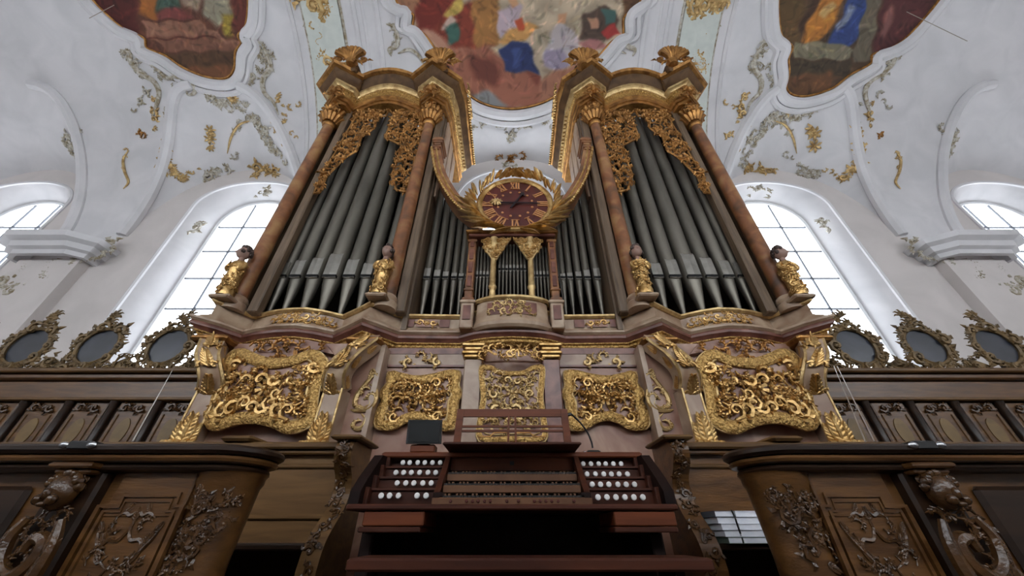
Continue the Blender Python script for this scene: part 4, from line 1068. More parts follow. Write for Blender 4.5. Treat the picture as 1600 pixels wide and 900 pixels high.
st = MB(); stamp(st, ROSE, (cx - .3, cz + .03), .08, 0, flatmap(CY - .01)); stamp(st, LEAF, (cx - .3, cz + .03), .1, PI / 2, flatmap(CY - .01)); stamp(st, LEAF, (cx - .3, cz + .03), .1, -PI / 2, flatmap(CY - .01)); st.build('hand_counterweight', M['gold_pale'], clock, smooth=True)
r = random.Random(5)
for k in range(64):            # laurel leaves, each its own part
    side = -1 if k % 2 else 1; q = (k // 2) / 31
    a = -PI / 2 + side * (.12 + q * (PI - .2)); L = r.uniform(.2, .3) * (1.25 if q < .35 else .95); rr = RC + .05 + r.uniform(-.01, .04)
    p = np.array((cx + rr * math.cos(a), CY - .05 - r.uniform(0, .05), cz + rr * math.sin(a)))
    dirn = a + side * (PI / 2 - r.uniform(.2, .75))
    dv = np.array((math.cos(dirn), -r.uniform(0, .35), math.sin(dirn)))
    MB().tube([p, p + dv * L * .35, p + dv * L * .7 + np.array((0, -.02, 0)), p + dv * L], [.02, .05, .04, .006], 5, flat=.5).build('laurel_leaf', M['gold'], clock, smooth=True)
for side in (-1, 1):           # palm sprays at the foot of the wreath
    for k in range(18):
        q = k / 17; a0 = -PI / 2 + .35 + q * 1.0; rr = RC + .06
        b_ = np.array((cx + side * rr * math.cos(a0), CY - .06 - .02 * (k % 3), cz + rr * math.sin(a0)))
        an = -.12 + .75 * q + .12 * math.sin(k * 2.3); L = .3 + .12 * math.sin(k * 1.7) + .1 * (1 - q)
        dv = np.array((side * math.cos(an), -.12, math.sin(an)))
        MB().tube([b_, b_ + dv * L * .4 + np.array((0, -.02, .015)), b_ + dv * L * .75 + np.array((0, -.02, .025)), b_ + dv * L + np.array((0, 0, .05))], [.015, .036, .028, .006], 5, flat=.5).build('palm_leaf', M['gold_pale' if k % 3 else 'gold'], clock, smooth=True)
bs = MB(); bs.cbox(cx - .3, cx + .3, CY - .06, CY + .2, z1 + .1, cz - RC + .03, .02); bs.build('clock_base', M['gold_old'], clock)
MB().cbox(cx - .1, cx + .1, CY + .05, CY + .2, cz - RC, cz + RC * .8, .02).build('clock_support', M['case_wood'], clock)

# ------------------------------------------------------------------ gilded herm figures at the column feet
def herm(u, v, y, face, label):
    bx, by, _ = at(u, 488, y); bz = 2.46 + E
    H = .98
    t = thing('herm_statue', label, 'statue', (bx, by, bz), 'gilded herms at the column feet')
    base = MB().cbox(bx - .17, bx + .17, by - .12, by + .12, bz, bz + .06, .02); base.build('plinth', M['marble_cream'], t)
    # tapered sheath that widens to the shoulders: rings with lean towards the front
    lean = lambda q: -.0 - .06 * q
    rings = [(.06, .15), (.14, .16), (.2, .12), (.3, .12), (.42, .135), (.52, .15), (.6, .155), (.66, .13), (.70, .075), (.74, .055)]
    G = []
    for z_, r_ in rings:
        row = []
        for k in range(17):
            a = 2 * PI * k / 16
            row.append((bx + r_ * .82 * math.cos(a), by + lean(z_) + r_ * .8 * math.sin(a), bz + z_))
        G.append(row)
    MB().grid(G).build('torso', M['gold'], t, smooth=True)
    cv = MB(); rr = random.Random(int(u))
    for k in range(34):
        z_ = rr.uniform(.08, .62); a = rr.uniform(PI * .95, PI * 2.05)
        r_ = np.interp(z_, [q[0] for q in rings], [q[1] for q in rings])
        nrm = np.array((.82 * math.cos(a), .8 * math.sin(a), 0)); tg = np.array((-math.sin(a), math.cos(a), 0)); p = np.array((bx, by + lean(z_), bz + z_)) + nrm * r_ * .97
        fm = lambda a_, b_, h, p=p, nrm=nrm, tg=tg: p + tg * a_ + ZA * b_ + nrm * h
        stamp(cv, (LEAF, CURLS[0], ROSE, CURLS[1])[k % 4], (0, 0), rr.uniform(.035, .06), rr.uniform(0, 6), fm, 1, 1.1)
    cv.build('garland', M['gold'], t, smooth=True)
    # shoulder scrolls
    for k in (-1, 1):
        sc = MB(); sc.tube(spline([(bx + k * .07, by - .06, bz + .67), (bx + k * .13, by - .07, bz + .64), (bx + k * .145, by - .09, bz + .56), (bx + k * .1, by - .11, bz + .51), (bx + k * .08, by - .12, bz + .54)], 3), .032, 7)
        sc.build('shoulder_scroll', M['gold'], t, smooth=True)
    # head: shaped ellipsoid with brow, nose, mouth and chin, turned by face angle
    hc = np.array((bx, by - .07, bz + .86)); cf, sf = math.cos(face), math.sin(face)
    V = []; nn, mm = 24, 18
    for i in range(mm + 1):
        ph = PI * i / mm
        for j in range(nn):
            th = 2 * PI * j / nn
            x_ = math.sin(ph) * math.sin(th); y_ = -math.sin(ph) * math.cos(th); z_ = math.cos(ph)
            rx, ry_, rz_ = .086, .1, .118
            taper = 1 - .28 * max(0, -z_) ** 1.2
            px, py, pz = x_ * rx * taper, y_ * ry_, z_ * rz_
            if y_ < -.2:
                g = lambda x0, z0, sx_, sz_: math.exp(-((px - x0) / sx_) ** 2 - ((pz - z0) / sz_) ** 2)
                py -= .030 * g(0, -.012, .014, .026) + .01 * g(0, .02, .012, .03) + .012 * g(0, -.085, .03, .02) + .009 * g(0, -.056, .024, .009) - .014 * g(.034, .012, .018, .012) - .014 * g(-.034, .012, .018, .012) + .008 * g(0, .036, .06, .01)
            V.append(hc + np.array((px * cf - py * sf, px * sf + py * cf, pz)))
    hd = MB().add(V, [(i * nn + j, (i + 1) * nn + j, (i + 1) * nn + (j + 1) % nn, i * nn + (j + 1) % nn) for i in range(mm) for j in range(nn)])
    hd.lathe(hc[0], hc[1] + .01, [(.06, -.2), (.046, -.13), (.045, -.05)], 12, cz=hc[2])
    hd_o = hd.build('head', M['flesh'], t, smooth=True)
    ey = MB()
    for k in (-1, 1):
        q = np.array((k * .034, -.083, .012)); ey.ball(hc + np.array((q[0] * cf - q[1] * sf, q[0] * sf + q[1] * cf, q[2])), .008, 8, 6)
    ey.build('eyes', M['hair_paint'], hd_o, smooth=True)
    hr = MB(); rr = random.Random(3)
    for k in range(70):
        ph = rr.uniform(0, 1.75); th = rr.uniform(0, 2 * PI)
        if ph > .75 and abs(math.atan2(math.sin(th - PI), math.cos(th - PI))) > PI - 1.05: continue
        x_ = math.sin(ph) * math.sin(th); y_ = -math.sin(ph) * math.cos(th); z_ = math.cos(ph)
        q = np.array((x_ * .092, y_ * .106, z_ * .122 + .004)); q = np.array((q[0] * cf - q[1] * sf, q[0] * sf + q[1] * cf, q[2]))
        hr.ball(hc + q, rr.uniform(.02, .032), 7, 5, (1, 1, 1.25))
    hr.build('hair', M['hair_paint'], hd_o, smooth=True)
    t.scale = (.8, .84, .86)
herm(584, 488, 3.79, -.25, 'gilded herm facing out at the inner column of the left tower')
herm(1016, 488, 3.79, .25, 'gilded herm facing out at the inner column of the right tower')
herm(337, 488, 3.82, -1.0, 'gilded herm turned to the window at the outer column of the left tower')
herm(1263, 488, 3.82, 1.0, 'gilded herm turned to the window at the outer column of the right tower')
# ------------------------------------------------------------------ organ console
con = thing('organ_console', 'dark mahogany organ console with three keyboards and white stop knobs', 'organ console', (0, 2.7, 0))
body = MB(); body.box(-.9, .9, 2.86, 3.1, .1 + E, .44 + E); body.build('console_back', M['mahogany_dark'], con)
top = MB(); top.cbox(-.93, .93, 2.74, 3.12, .44 + E, .475 + E, .008); top.build('console_top', M['mahogany_red'], con)
MB().cbox(-.95, .95, 2.36, 2.9, .105 + E, .135 + E, .008).build('key_desk', M['mahogany'], con)
for s in (-1, 1):
    x = s * .92
    MB().prism([(2.38, .105 + E), (2.38, .2 + E), (2.46, .28 + E), (2.56, .36 + E), (2.66, .44 + E), (3.1, .46 + E), (3.6, .1 + E), (3.6, E - .75), (2.72, E - .75), (2.72, .105 + E)], 'x', x - .03, x + .03).build('side_cheek', M['mahogany_dark'], con)
ROWS_L = [(723, [640.5, 653, 664, 676, 688, 630]), (738.5, [619, 631, 643, 656, 669, 681]), (755, [621, 634.5, 647, 661, 674]), (774.5, [596, 609, 623, 652, 666])]
ROWS_R = [(725, [911, 923, 935, 946, 958, 970]), (741, [917, 930, 943, 955, 967, 980]), (757, [925, 938, 951, 965, 978, 991]), (777, [934, 948, 962, 976, 990, 1004])]
YR = [2.75, 2.65, 2.55, 2.45]
kb = MB(); kb.lathe(0, 0, [(.0155, 0), (.0165, .004), (.0165, .009), (.012, .013), (.002, .014)], 12); 
V = kb.verts(); kb2 = MB().add(np.stack([V[:, 0], -V[:, 2], V[:, 1]], 1), kb.f)
shf = MB(); shf.lathe(0, 0, [(.010, -.05), (.010, 0), (.0165, .0)], 10); V = shf.verts(); shf2 = MB().add(np.stack([V[:, 0], -V[:, 2], V[:, 1]], 1), shf.f)
first = None
for rows, sgn in ((ROWS_L, -1), (ROWS_R, 1)):
    x0, x1 = (-.885, -.47) if sgn < 0 else (.47, .885)
    for k in range(4):
        z0 = [.375, .3, .225, .14][k] + E; z1_ = [.445, .375, .3, .225][k] + E
        tr = MB(); tr.cbox(x0, x1, YR[k] + .06, 2.9, z0 - .02, z1_, .006); tr.build('stop_terrace', M['mahogany'], con)
        ln = MB(); ln.cbox(x0, x1, YR[k] + .045, YR[k] + .08, z1_ - .012, z1_ + .002, .003); ln.build('terrace_edge', M['mahogany'], con)
        MB().cbox(x0 - .012 if sgn < 0 else x1 - .018, x0 + .018 if sgn < 0 else x1 + .012, YR[k] - .0, YR[k] + .1, z0 - .01, z1_ + .004, .004).build('terrace_end', M['mahogany'], con)
        v, us = rows[k]
        for u in us:
            loc = at(u, v, YR[k] + .02)
            if first is None:
                first = kb2.build('stop_knob', M['ivory'], con, smooth=30); ORG[first.name] = np.array(loc); first.location = Vector(np.array(loc) - ORG[con.name])
                first.data.transform(__import__('mathutils').Matrix.Translation(Vector(ORG[con.name])))
                shaft0 = shf2.build('knob_shank', M['ebony'], con); shaft0.data.transform(__import__('mathutils').Matrix.Translation(Vector(ORG[con.name])))
                shaft0.parent = first; shaft0.location = (0, 0, 0)
            else:
                o = inst(first, con, loc); sh = shaft0.copy(); COL.objects.link(sh); sh.parent = o; sh.location = (0, 0, 0)
    MB().cbox((x1 if sgn < 0 else x0 - .06), (x1 + .06 if sgn < 0 else x0), 2.42, 2.88, .135 + E, .2 + E, .006).build('key_block', M['mahogany_dark'], con)
    MB().prism([(2.44, .2 + E), (2.86, .2 + E), (2.86, .445 + E), (2.74, .445 + E)], 'x', (x1 if sgn < 0 else x0 - .035), (x1 + .035 if sgn < 0 else x0)).build('jamb_cheek', M['mahogany'], con)
# three manuals
for k, (yf, zt) in enumerate(((2.42, .178), (2.53, .252), (2.64, .328))):
    slip = MB().cbox(-.43, .43, yf - .02, yf + .0, zt - .05 + E, zt - .008 + E, .004).build('key_slip', M['key_rail'], con)
    nat = MB()
    for i in range(36):
        xa = -.43 + i * .86 / 36; nat.box(xa + .001, xa + .0229, yf, yf + .16, zt - .012 + E, zt + .004 + E)
    tag(nat.build('natural_keys', M['ebony'], con), None, None, kind='stuff')
    shp = MB()
    for i in range(36):
        if i % 7 in (2, 6): continue
        xa = -.43 + (i + 1) * .86 / 36; shp.prism([(yf + .05, zt + .004 + E), (yf + .058, zt + .018 + E), (yf + .16, zt + .018 + E), (yf + .16, zt + .004 + E)], 'x', xa - .0055, xa + .0055)
    tag(shp.build('sharp_keys', M['key_rail'], con), None, None, kind='stuff')
    MB().box(-.44, .44, yf + .16, 2.88, zt - .05 + E, zt + .03 + E).build('key_bed', M['mahogany_dark'], con)
MB().cbox(-.47, .47, 2.395, 2.41, .112 + E, .168 + E, .004).build('piston_rail', M['key_rail'], con)
for u in (704, 729, 738.5, 747, 757, 766, 792, 810, 835, 844, 853, 862, 872, 897):
    x, y, z = at(u, 783, 2.394)
    p = MB(); p.lathe(0, 0, [(.009, 0), (.009, .006), (.006, .009)], 10); V = p.verts(); MB().add(np.stack([V[:, 0] + x, -V[:, 2] + y + .001, V[:, 1] + z], 1), p.f).build('thumb_piston', M['piston'], con)
MB().box(-.45, .45, 2.78, 2.82, .36 + E, .45 + E).build('fall_board', M['mahogany_red'], con)
MB().box(-.015, .015, 2.772, 2.782, .395 + E, .42 + E).build('name_plate', M['ebony'], con)
for s in (-1, 1):
    xa, xb = (-.845, -.5) if s < 0 else (.58, .93)
    MB().cbox(xa, xb, 2.38, 2.8, .03 + E, .103 + E, .006).build('drawer_box', M['mahogany_red'], con)
    MB().cbox(xa - .01, xb - .01, 2.36, 2.8, .0 + E, .026 + E, .005).build('drawer_lip', M['mahogany'], con)
    MB().cbox(s * .84 - .035, s * .84 + .035, 2.5, 2.6, 0, .0 + E, .01).build('console_leg', M['mahogany_dark'], con)
MB().box(-.89, .89, 3.56, 3.66, 0, .13 + E).build('knee_panel', M['mahogany_dark'], con)
MB().box(-.89, .89, 2.9, 3.66, .112 + E, .15 + E).build('knee_ceiling', M['mahogany_dark'], con)
# pedals
for i in range(30):
    x = -.58 + i * .04
    MB().cbox(x - .01, x + .01, 2.15, 2.75, .1, .14, .004).build('pedal', M['mahogany'], con)
# music desk
md = MB(); yd = 2.68
f = lambda u, v: at(u, v, yd)
def rail(u0, v0, u1, v1, th, dep=.02, nm='desk_rail', mt='mahogany_red'):
    a, b = np.array(f(u0, v0)), np.array(f(u1, v1)); d = b - a; d /= np.linalg.norm(d); n = np.array((-d[2], 0, d[0])) * th / 2
    sh_ = np.array((0, -.004 if abs(u1 - u0) < 10 else 0, 0)); V = [a - n + sh_, b - n + sh_, b + n + sh_, a + n + sh_]; V = V + [q + np.array((0, dep, 0)) for q in V]
    MB().add(V, [(0, 1, 2, 3), (7, 6, 5, 4), (0, 4, 5, 1), (1, 5, 6, 2), (2, 6, 7, 3), (3, 7, 4, 0)]).build(nm, M[mt], con)
rail(714, 645, 887, 645, .055); rail(720, 640, 713, 698, .05); rail(881, 640, 888, 698, .05); rail(712, 694, 889, 694, .03)
rail(717, 666, 884, 666, .014); rail(716, 673, 885, 673, .014); rail(795, 644, 794, 694, .014); rail(805, 644, 806, 694, .014)
for a, b in (((795, 676), (772, 676)), ((772, 676), (766, 682)), ((766, 682), (746, 682)), ((805, 676), (828, 676)), ((828, 676), (834, 682)), ((834, 682), (854, 682))): rail(*a, *b, .008, .012, 'desk_fret', 'gold_old')
MB().cbox(-.46, .46, 2.5, 2.86, .478 + E, .495 + E, .005).build('desk_shelf', M['mahogany'], con)
x, y, z = at(662, 700, 2.8); MB().cbox(x - .09, x + .09, 2.76, 2.86, .475 + E, .53 + E, .008).build('tablet_block', M['mahogany_red'], con)

tab = thing('tablet_screen', 'small black screen on a wooden block on top of the console', 'screen', (-.65, 2.76, .53 + E))
P = [np.array(at(u, v, yy)) for (u, v, yy) in ((634, 693, 2.74), (689, 693, 2.74), (691, 656, 2.84), (638, 656, 2.84))]
n = np.array((0, .018, 0)); MB().add(P + [p + n for p in P], [(0, 1, 2, 3), (7, 6, 5, 4), (0, 4, 5, 1), (1, 5, 6, 2), (2, 6, 7, 3), (3, 7, 4, 0)]).build('bezel', M['black_plastic'], tab)
c = sum(P) / 4; Q = [c + (p - c) * .9 - np.array((0, .003, 0)) for p in P]; MB().add(Q, [(0, 1, 2, 3)]).build('display', M['screen'], tab)
st = MB(); st.tube([(c[0], c[1] + .02, c[2] - .05), (c[0], c[1] + .05, .54 + E)], .02, 8); st.lathe(c[0], 2.82, [(.05, .53 + E), (.05, .545 + E), (.02, .55 + E)], 12); st.build('stand', M['black_plastic'], tab)

lamp = thing('gooseneck_lamp', 'thin black gooseneck lamp on the right of the console top', 'lamp', (at(926, 703, 2.8)[0], 2.8, .475 + E))
q = spline([at(926, 700, 2.82), at(924, 690, 2.82), at(918, 676, 2.82), at(908, 662, 2.82), at(897, 651, 2.82), at(892, 647, 2.82)], 5)
MB().tube(q, .007, 6).build('neck', M['black_plastic'], lamp, smooth=True)
x, y, z = at(926, 703, 2.82); MB().cbox(x - .05, x + .05, 2.78, 2.88, .475 + E, .495 + E, .008).build('base', M['black_plastic'], lamp)
MB().tube([q[-1], np.array(q[-1]) + np.array((-.05, -.02, -.015))], .013, 8).build('lamp_head', M['black_plastic'], lamp)
x, y, z = at(913, 705, 2.8); MB().lathe(x, 2.8, [(.012, 0), (.012, .012), (.004, .016)], 8, cz=.495 + E - .02).build('switch', M['chrome'], lamp)

bench = thing('organ_bench', 'long dark wooden organ bench in front of the console', 'bench', (.08, 1.95, 0))
MB().cbox(-.69, .84, 1.85, 2.12, E - .133, E - .088, .008).build('seat_board', M['mahogany'], bench)
for x in (-.56, .68):
    MB().prism([(1.9, 0), (2.1, 0), (2.06, .2), (2.1, E - .133), (1.88, E - .133), (1.94, .2)], 'x', x, x + .04).build('bench_end', M['mahogany_dark'], bench)
MB().cbox(-.54, .7, 1.98, 2.02, .2, .27, .006).build('stretcher', M['mahogany_dark'], bench)

# ------------------------------------------------------------------ front choir stalls
def front_stall(s, dx, label, seed):
    t = thing('choir_stall', label, 'choir stall', ((-2.2 - dx) * (1 if not s else -1), 2.2, 0))
    X = lambda x: x - dx
    cxx, cyy = X(-1.56), 2.22
    lp = [(X(-4.2), 1.98), (cxx - .02, 1.98)] + [(cxx + .215 * math.sin(a), cyy - .24 * math.cos(a)) for a in np.linspace(.12, 2.7, 18)]
    zt = .385 + E
    MB().sweep(lp, [(-.2, zt - .045), (-.02, zt - .045), (.0, zt - .03), (.0, zt - .012), (-.012, zt), (-.2, zt)]).build('ledge_top', M['oak_dark'], t, mirror=s, smooth=30)
    MB().sweep(lp, [(-.2, zt - .085), (-.05, zt - .085), (-.028, zt - .078), (-.02, zt - .065), (-.028, zt - .052), (-.05, zt - .045), (-.2, zt - .045)]).build('ledge_moulding', M['oak'], t, mirror=s, smooth=30)
    MB().sweep(lp, [(-.2, zt - .125), (-.08, zt - .125), (-.058, zt - .117), (-.05, zt - .105), (-.058, zt - .092), (-.08, zt - .085), (-.2, zt - .085)]).build('ledge_moulding', M['oak_dark'], t, mirror=s, smooth=30)
    MB().box(X(-4.2), X(-1.66), 2.12, 2.3, 0, zt - .12).build('stall_body', M['oak'], t, mirror=s)
    # top field strip
    MB().cbox(X(-2.05), X(-1.66), 2.09, 2.13, .06 + E, .27 + E, .008).build('frieze_board', M['oak'], t, mirror=s)
    # round corner column
    col = MB(); col.lathe(cxx, cyy, [(.13, 0), (.135, .1), (.125, .3), (.13, E - .1), (.145, .12 + E), (.15, .2 + E), (.162, .22 + E), (.162, .25 + E), (.175, .268 + E)], 28); col.build('corner_column', M['oak'], t, mirror=s, smooth=True)
    cv = MB(); r = random.Random(seed)
    for k in range(110):
        z_ = r.uniform(E - .5, .19 + E); a = r.uniform(-1.3, .9); R = .128 + .012 * (z_ > E + .05)
        p = np.array((cxx + R * math.sin(a), cyy - R * math.cos(a), z_)); nn = np.array((math.sin(a), -math.cos(a), 0)); tg = np.array((math.cos(a), math.sin(a), 0))
        if abs(a + .2 - .6 * math.sin(z_ * 9)) > .75: continue
        fm = lambda A, B, h, p=p, nn=nn, tg=tg: p + tg * A + ZA * B + nn * h
        stamp(cv, (LSC[0], ACAN, LSC[1], CURLS[2])[k % 4], (0, 0), r.uniform(.028, .05), r.uniform(0, 6), fm, 1, .7)
    cv.build('column_carving', M['oak_carved'], t, mirror=s, smooth=True)
    # stepped panel with tendrils
    y0 = 2.09
    pl = [(X(-2.03), E + .11), (X(-2.08), E + .11), (X(-2.08), E - .7), (X(-1.66), E - .7), (X(-1.66), E + .11), (X(-1.7), E + .11), (X(-1.7), E + .16), (X(-1.98), E + .16), (X(-1.98), E + .11)]
    fr = MB(); fr.tube(resample([(a, y0, b) for a, b in pl], .08, True), .016, 4, closed=True); fr.build('panel_moulding', M['oak'], t, mirror=s)
    c = [(sum(p[0] for p in pl) / len(pl)), E - .2]
    inn = [(c[0] + (a - c[0]) * .84, c[1] + (b - c[1]) * .93) for a, b in pl]
    MB().prism(inn, 'y', y0 + .005, y0 + .05).build('panel_field', M['oak'], t, mirror=s)
    f2 = MB(); f2.tube(resample([(a, y0 + .0, b) for a, b in inn], .08, True), .011, 4, closed=True); f2.build('panel_moulding', M['oak'], t, mirror=s)
    cv = MB(); fm = flatmap(y0 + .004); mx = c[0]
    for k in (-1, 1):
        for pts, rr in (([(0, .1), (.03, .07), (.06, .08), (.1, .06)], .010), ([(0, .06), (-.0, .02), (.03, -.03), (.08, -.03), (.1, -.08), (.07, -.12), (.04, -.09)], .011), ([(.02, -.14), (.08, -.1), (.13, -.03), (.15, .02)], .010), ([(0, -.1), (.05, -.2), (.12, -.22), (.14, -.3), (.1, -.33), (.08, -.29)], .012), ([(0, -.25), (.04, -.32), (.02, -.4), (.08, -.45)], .011)):
            q = spline([fm(mx + k * a, E + b, 0) for a, b in pts], 4); n = len(q)
            cv.tube(q, [rr * (1 - .7 * abs(2 * i / (n - 1) - 1) ** 2) for i in range(n)], 5)
        for (a, b, an) in ((.06, .08, -.5), (.1, -.05, .3), (.13, .0, .5), (.08, -.2, 1.2), (.04, -.28, 2.4), (.11, -.28, -1)): stamp(cv, ACAN, (mx + k * a, E + b), .034, -k * an, fm, 1, .7)
    stamp(cv, ACAN, (mx, E + .05), .04, 0, fm, 1, .6); stamp(cv, ROSE, (mx, E - .12), .03, 0, fm, 1, .6)
    for k in (-1, 1):
        for (a_, b_, sz, an) in ((.07, .03, .034, .5), (.1, -.1, .042, 2.2), (.05, -.17, .034, .0), (.11, -.24, .04, 1.2), (.05, -.33, .036, 2.6)): stamp(cv, LSC[0 if an < 1 else 1], (mx + k * a_, E + b_), sz, an if k > 0 else PI - an, fm, k, .5)
    cv.build('panel_relief', M['oak_carved'], t, mirror=s, smooth=True)
    # carved pier with a cherub mask and volute
    px = X(-2.24)
    MB().cbox(px - .12, px + .12, 2.06, 2.2, 0, .27 + E, .015).build('pier', M['oak_dark'], t, mirror=s)
    ab = MB(); ab.cbox(px - .11, px + .11, 1.97, 2.15, .27 + E, .295 + E, .008); ab.cbox(px - .09, px + .09, 2.0, 2.15, .245 + E, .27 + E, .008); ab.build('pier_abacus', M['oak'], t, mirror=s)
    mk = MB(); mk.ball((px, 2.02, .165 + E), .07, 14, 12, (1, .9, 1.15)); mk.ball((px, 1.955, .155 + E), .018, 8, 6, (1, 1, 1.4)); mk.ball((px - .03, 1.965, .13 + E), .024, 8, 6); mk.ball((px + .03, 1.965, .13 + E), .024, 8, 6); mk.ball((px, 1.962, .112 + E), .016, 8, 6, (1.5, 1, .8))
    r = random.Random(4)
    for k in range(26):
        a = r.uniform(0, PI); b = r.uniform(0, .8); mk.ball((px + .07 * math.cos(a), 2.0 + .05 * b, .175 + .075 * math.sin(a) + E), .022, 6, 5)
    mk.build('mask', M['oak_carved'], t, mirror=s, smooth=True)
    vo = MB()
    for pts, rr in (([(-.08, .06), (-.11, -.02), (-.08, -.12), (0, -.17), (.07, -.12), (.07, -.04), (.01, -.02), (-.01, -.07)], .035), ([(.08, .05), (.11, -.05), (.1, -.2), (.03, -.33), (-.04, -.4)], .03), ([(-.1, -.1), (-.12, -.25), (-.06, -.36), (0, -.42), (0, -.6)], .035)):
        q = spline([(px + a, 2.02, E + b) for a, b in pts], 4); n = len(q); vo.tube(q, [rr * (1 - .5 * abs(2 * i / (n - 1) - 1) ** 2) for i in range(n)], 7)
    carve(vo, [(px - .1, E - .5), (px + .1, E - .5), (px + .11, E + .08), (px - .11, E + .08)], .045, flatmap(2.04), seed, margin=0)
    vo.build('pier_carving', M['oak_carved'], t, mirror=s, smooth=True)
    # strap hinge on the ledge
    hx = px - .03
    hg = MB(); hg.cbox(hx - .05, hx + .07, 1.972, 2.05, zt - .03, zt + .012, .006); hg.build('strap_hinge', M['black_plastic'], t, mirror=s)
    for k in (-.07, .075): 
        b_ = MB(); b_.ball((hx + k, 1.975, zt - .01), .017, 8, 6, (1.6, .6, 1)); b_.build('hinge_knuckle', M['chrome'], t, mirror=s, smooth=True)
    # next field beyond the pier
    MB().cbox(X(-3.4), X(-2.5), 2.09, 2.13, E - .7, .2 + E, .02).build('panel_field', M['oak_dark'], t, mirror=s)
    return t
front_stall(False, .0, 'dark carved oak choir stall with round corner column at the left front', 81)
front_stall(True, -.1, 'warm brown carved oak choir stall with round corner column at the right front', 82)

def rear_stall(s, label, seed, mt):
    sg = 1 if s else -1
    t = thing('stall_row', label, 'choir stall', (sg * 2.2, 3.2, 0))
    zt = .6 + E
    MB().cbox(-4.4, -1.36, 3.02, 3.3, zt - .05, zt, .012).build('ledge_top', M['oak_light'], t, mirror=s)
    MB().cbox(-4.4, -1.38, 3.06, 3.3, zt - .085, zt - .05, .01).build('ledge_moulding', M[mt], t, mirror=s)
    MB().box(-4.4, -1.38, 3.12, 3.2, E - .09, zt - .085).build('back_board', M[mt], t, mirror=s)
    for z_ in (.42, .08): MB().cbox(-4.4, -1.38, 3.095, 3.15, z_ + E, z_ + .03 + E, .008).build('rail_moulding', M['oak_light'], t, mirror=s)
    MB().cbox(-4.4, -1.38, 2.9, 3.2, E - .1, E - .06, .01).build('book_shelf', M['oak_dark'], t, mirror=s)
    MB().box(-4.4, -1.38, 3.2, 3.26, 0, E - .1).build('lower_board', M['oak_dark'], t, mirror=s)
    cb = [at(u, 692, 3.12)[0] for u in (360, 408)]; MB().cbox(cb[0], cb[1], 2.98, 3.3, zt, zt + .04, .018).build('end_cap', M['oak_light'], t, mirror=s)
    # scrolled end board
    pf = [(3.35, 0), (3.35, zt), (3.02, zt), (2.94, zt - .03), (2.93, zt - .1), (2.98, zt - .18), (3.06, zt - .26), (3.08, zt - .36), (3.04, zt - .46), (2.94, zt - .56), (2.86, zt - .66), (2.83, zt - .8), (2.84, zt - 1.0), (2.86, 0)]
    pf2 = [pf[0], pf[1]] + [tuple(p) for p in spline(pf[2:], 3)]
    MB().prism(pf2, 'x', -1.36, -1.23).build('end_board', M[mt], t, mirror=s)
    MB().cbox(-1.41, -1.17, 2.9, 3.35, zt, zt + .03, .012).build('end_cap', M['oak_light'], t, mirror=s)
    fl = [np.array((-1.295, p[0], p[1])) for p in spline(pf[3:], 3)]
    cv = MB(); r = random.Random(seed)
    for i in range(0, len(fl) - 1):
        p = fl[i]; tg = fl[i + 1] - p; tg /= np.linalg.norm(tg); nn = np.cross(tg, (1, 0, 0)); nn = nn if nn[1] < 0 else -nn
        fm = lambda A, B, h, p=p, nn=nn, tg=tg: p + np.array((1, 0, 0)) * A + tg * B + nn * h
        stamp(cv, ACAN if i % 2 else CURLS[i % 3], (r.uniform(-.03, .03), 0), r.uniform(.028, .042), r.uniform(0, 6), fm, 1, .7)
    cv.build('end_carving', M['oak_carved'], t, mirror=s, smooth=True)
rear_stall(False, 'plain brown back stall with a scrolled end board left of the console', 91, 'oak_light')
rear_stall(True, 'back stall with leaf-carved scrolled end board and a book shelf right of the console', 92, 'oak')

# books on the right-hand shelf
r = random.Random(12)
bz0 = E - .06
def book(x0, x1, y0, z0, th, mt, label, grp, rot):
    t = thing('book', label, 'book', ((x0 + x1) / 2, y0 + .12, z0), grp)
    d = .22
    b = MB(); b.cbox(x0 + .003, x1 - .006, y0 + .004, y0 + d - .004, z0 + .003, z0 + th - .003, .0008); b.build('page_block', M['paper'], t)
    c = MB(); c.box(x0, x1, y0, y0 + d, z0, z0 + .003); c.box(x0, x1, y0, y0 + d, z0 + th - .003, z0 + th); c.box(x0, x0 + .003, y0, y0 + d, z0, z0 + th); c.build('cover', M[mt], t)
    t.rotation_euler = (0, 0, rot)
lx = [1.43, 1.53, at(1197, 830, 2.88)[0] + .03]
ordn = ['bottom', 'second lowest', 'third', 'fourth', 'top']
z_ = bz0
for k in range(5):
    th = .036
    book(lx[0] - .01 * k, lx[1] - .003, 2.86 + .006 * (k % 2), z_, th, 'cover_green' if k == 0 else ('cover_grey' if k == 4 else 'paper'), '%s book of the left stack under the carved stall ledge' % ordn[k], 'books in the left stack', r.uniform(-.02, .02)); z_ += th + .001
z_ = bz0
for k in range(5):
    th = .036
    book(lx[1] + .003, lx[2] - .012 * k, 2.87 + .005 * (k % 2), z_, th, 'cover_green' if k == 0 else 'paper', '%s white book of the right stack under the carved stall ledge' % ordn[k], 'books in the right stack', r.uniform(-.015, .015)); z_ += th + .001
rb = MB(); q = spline([at(1143, 797, 2.85), at(1148, 808, 2.84), at(1152, 820, 2.84), at(1157, 834, 2.84)], 4); rb.tube(q, .006, 5)
tag(rb.build('ribbon', M['ebony']), 'thin dark ribbon hanging over the white books', 'ribbon')

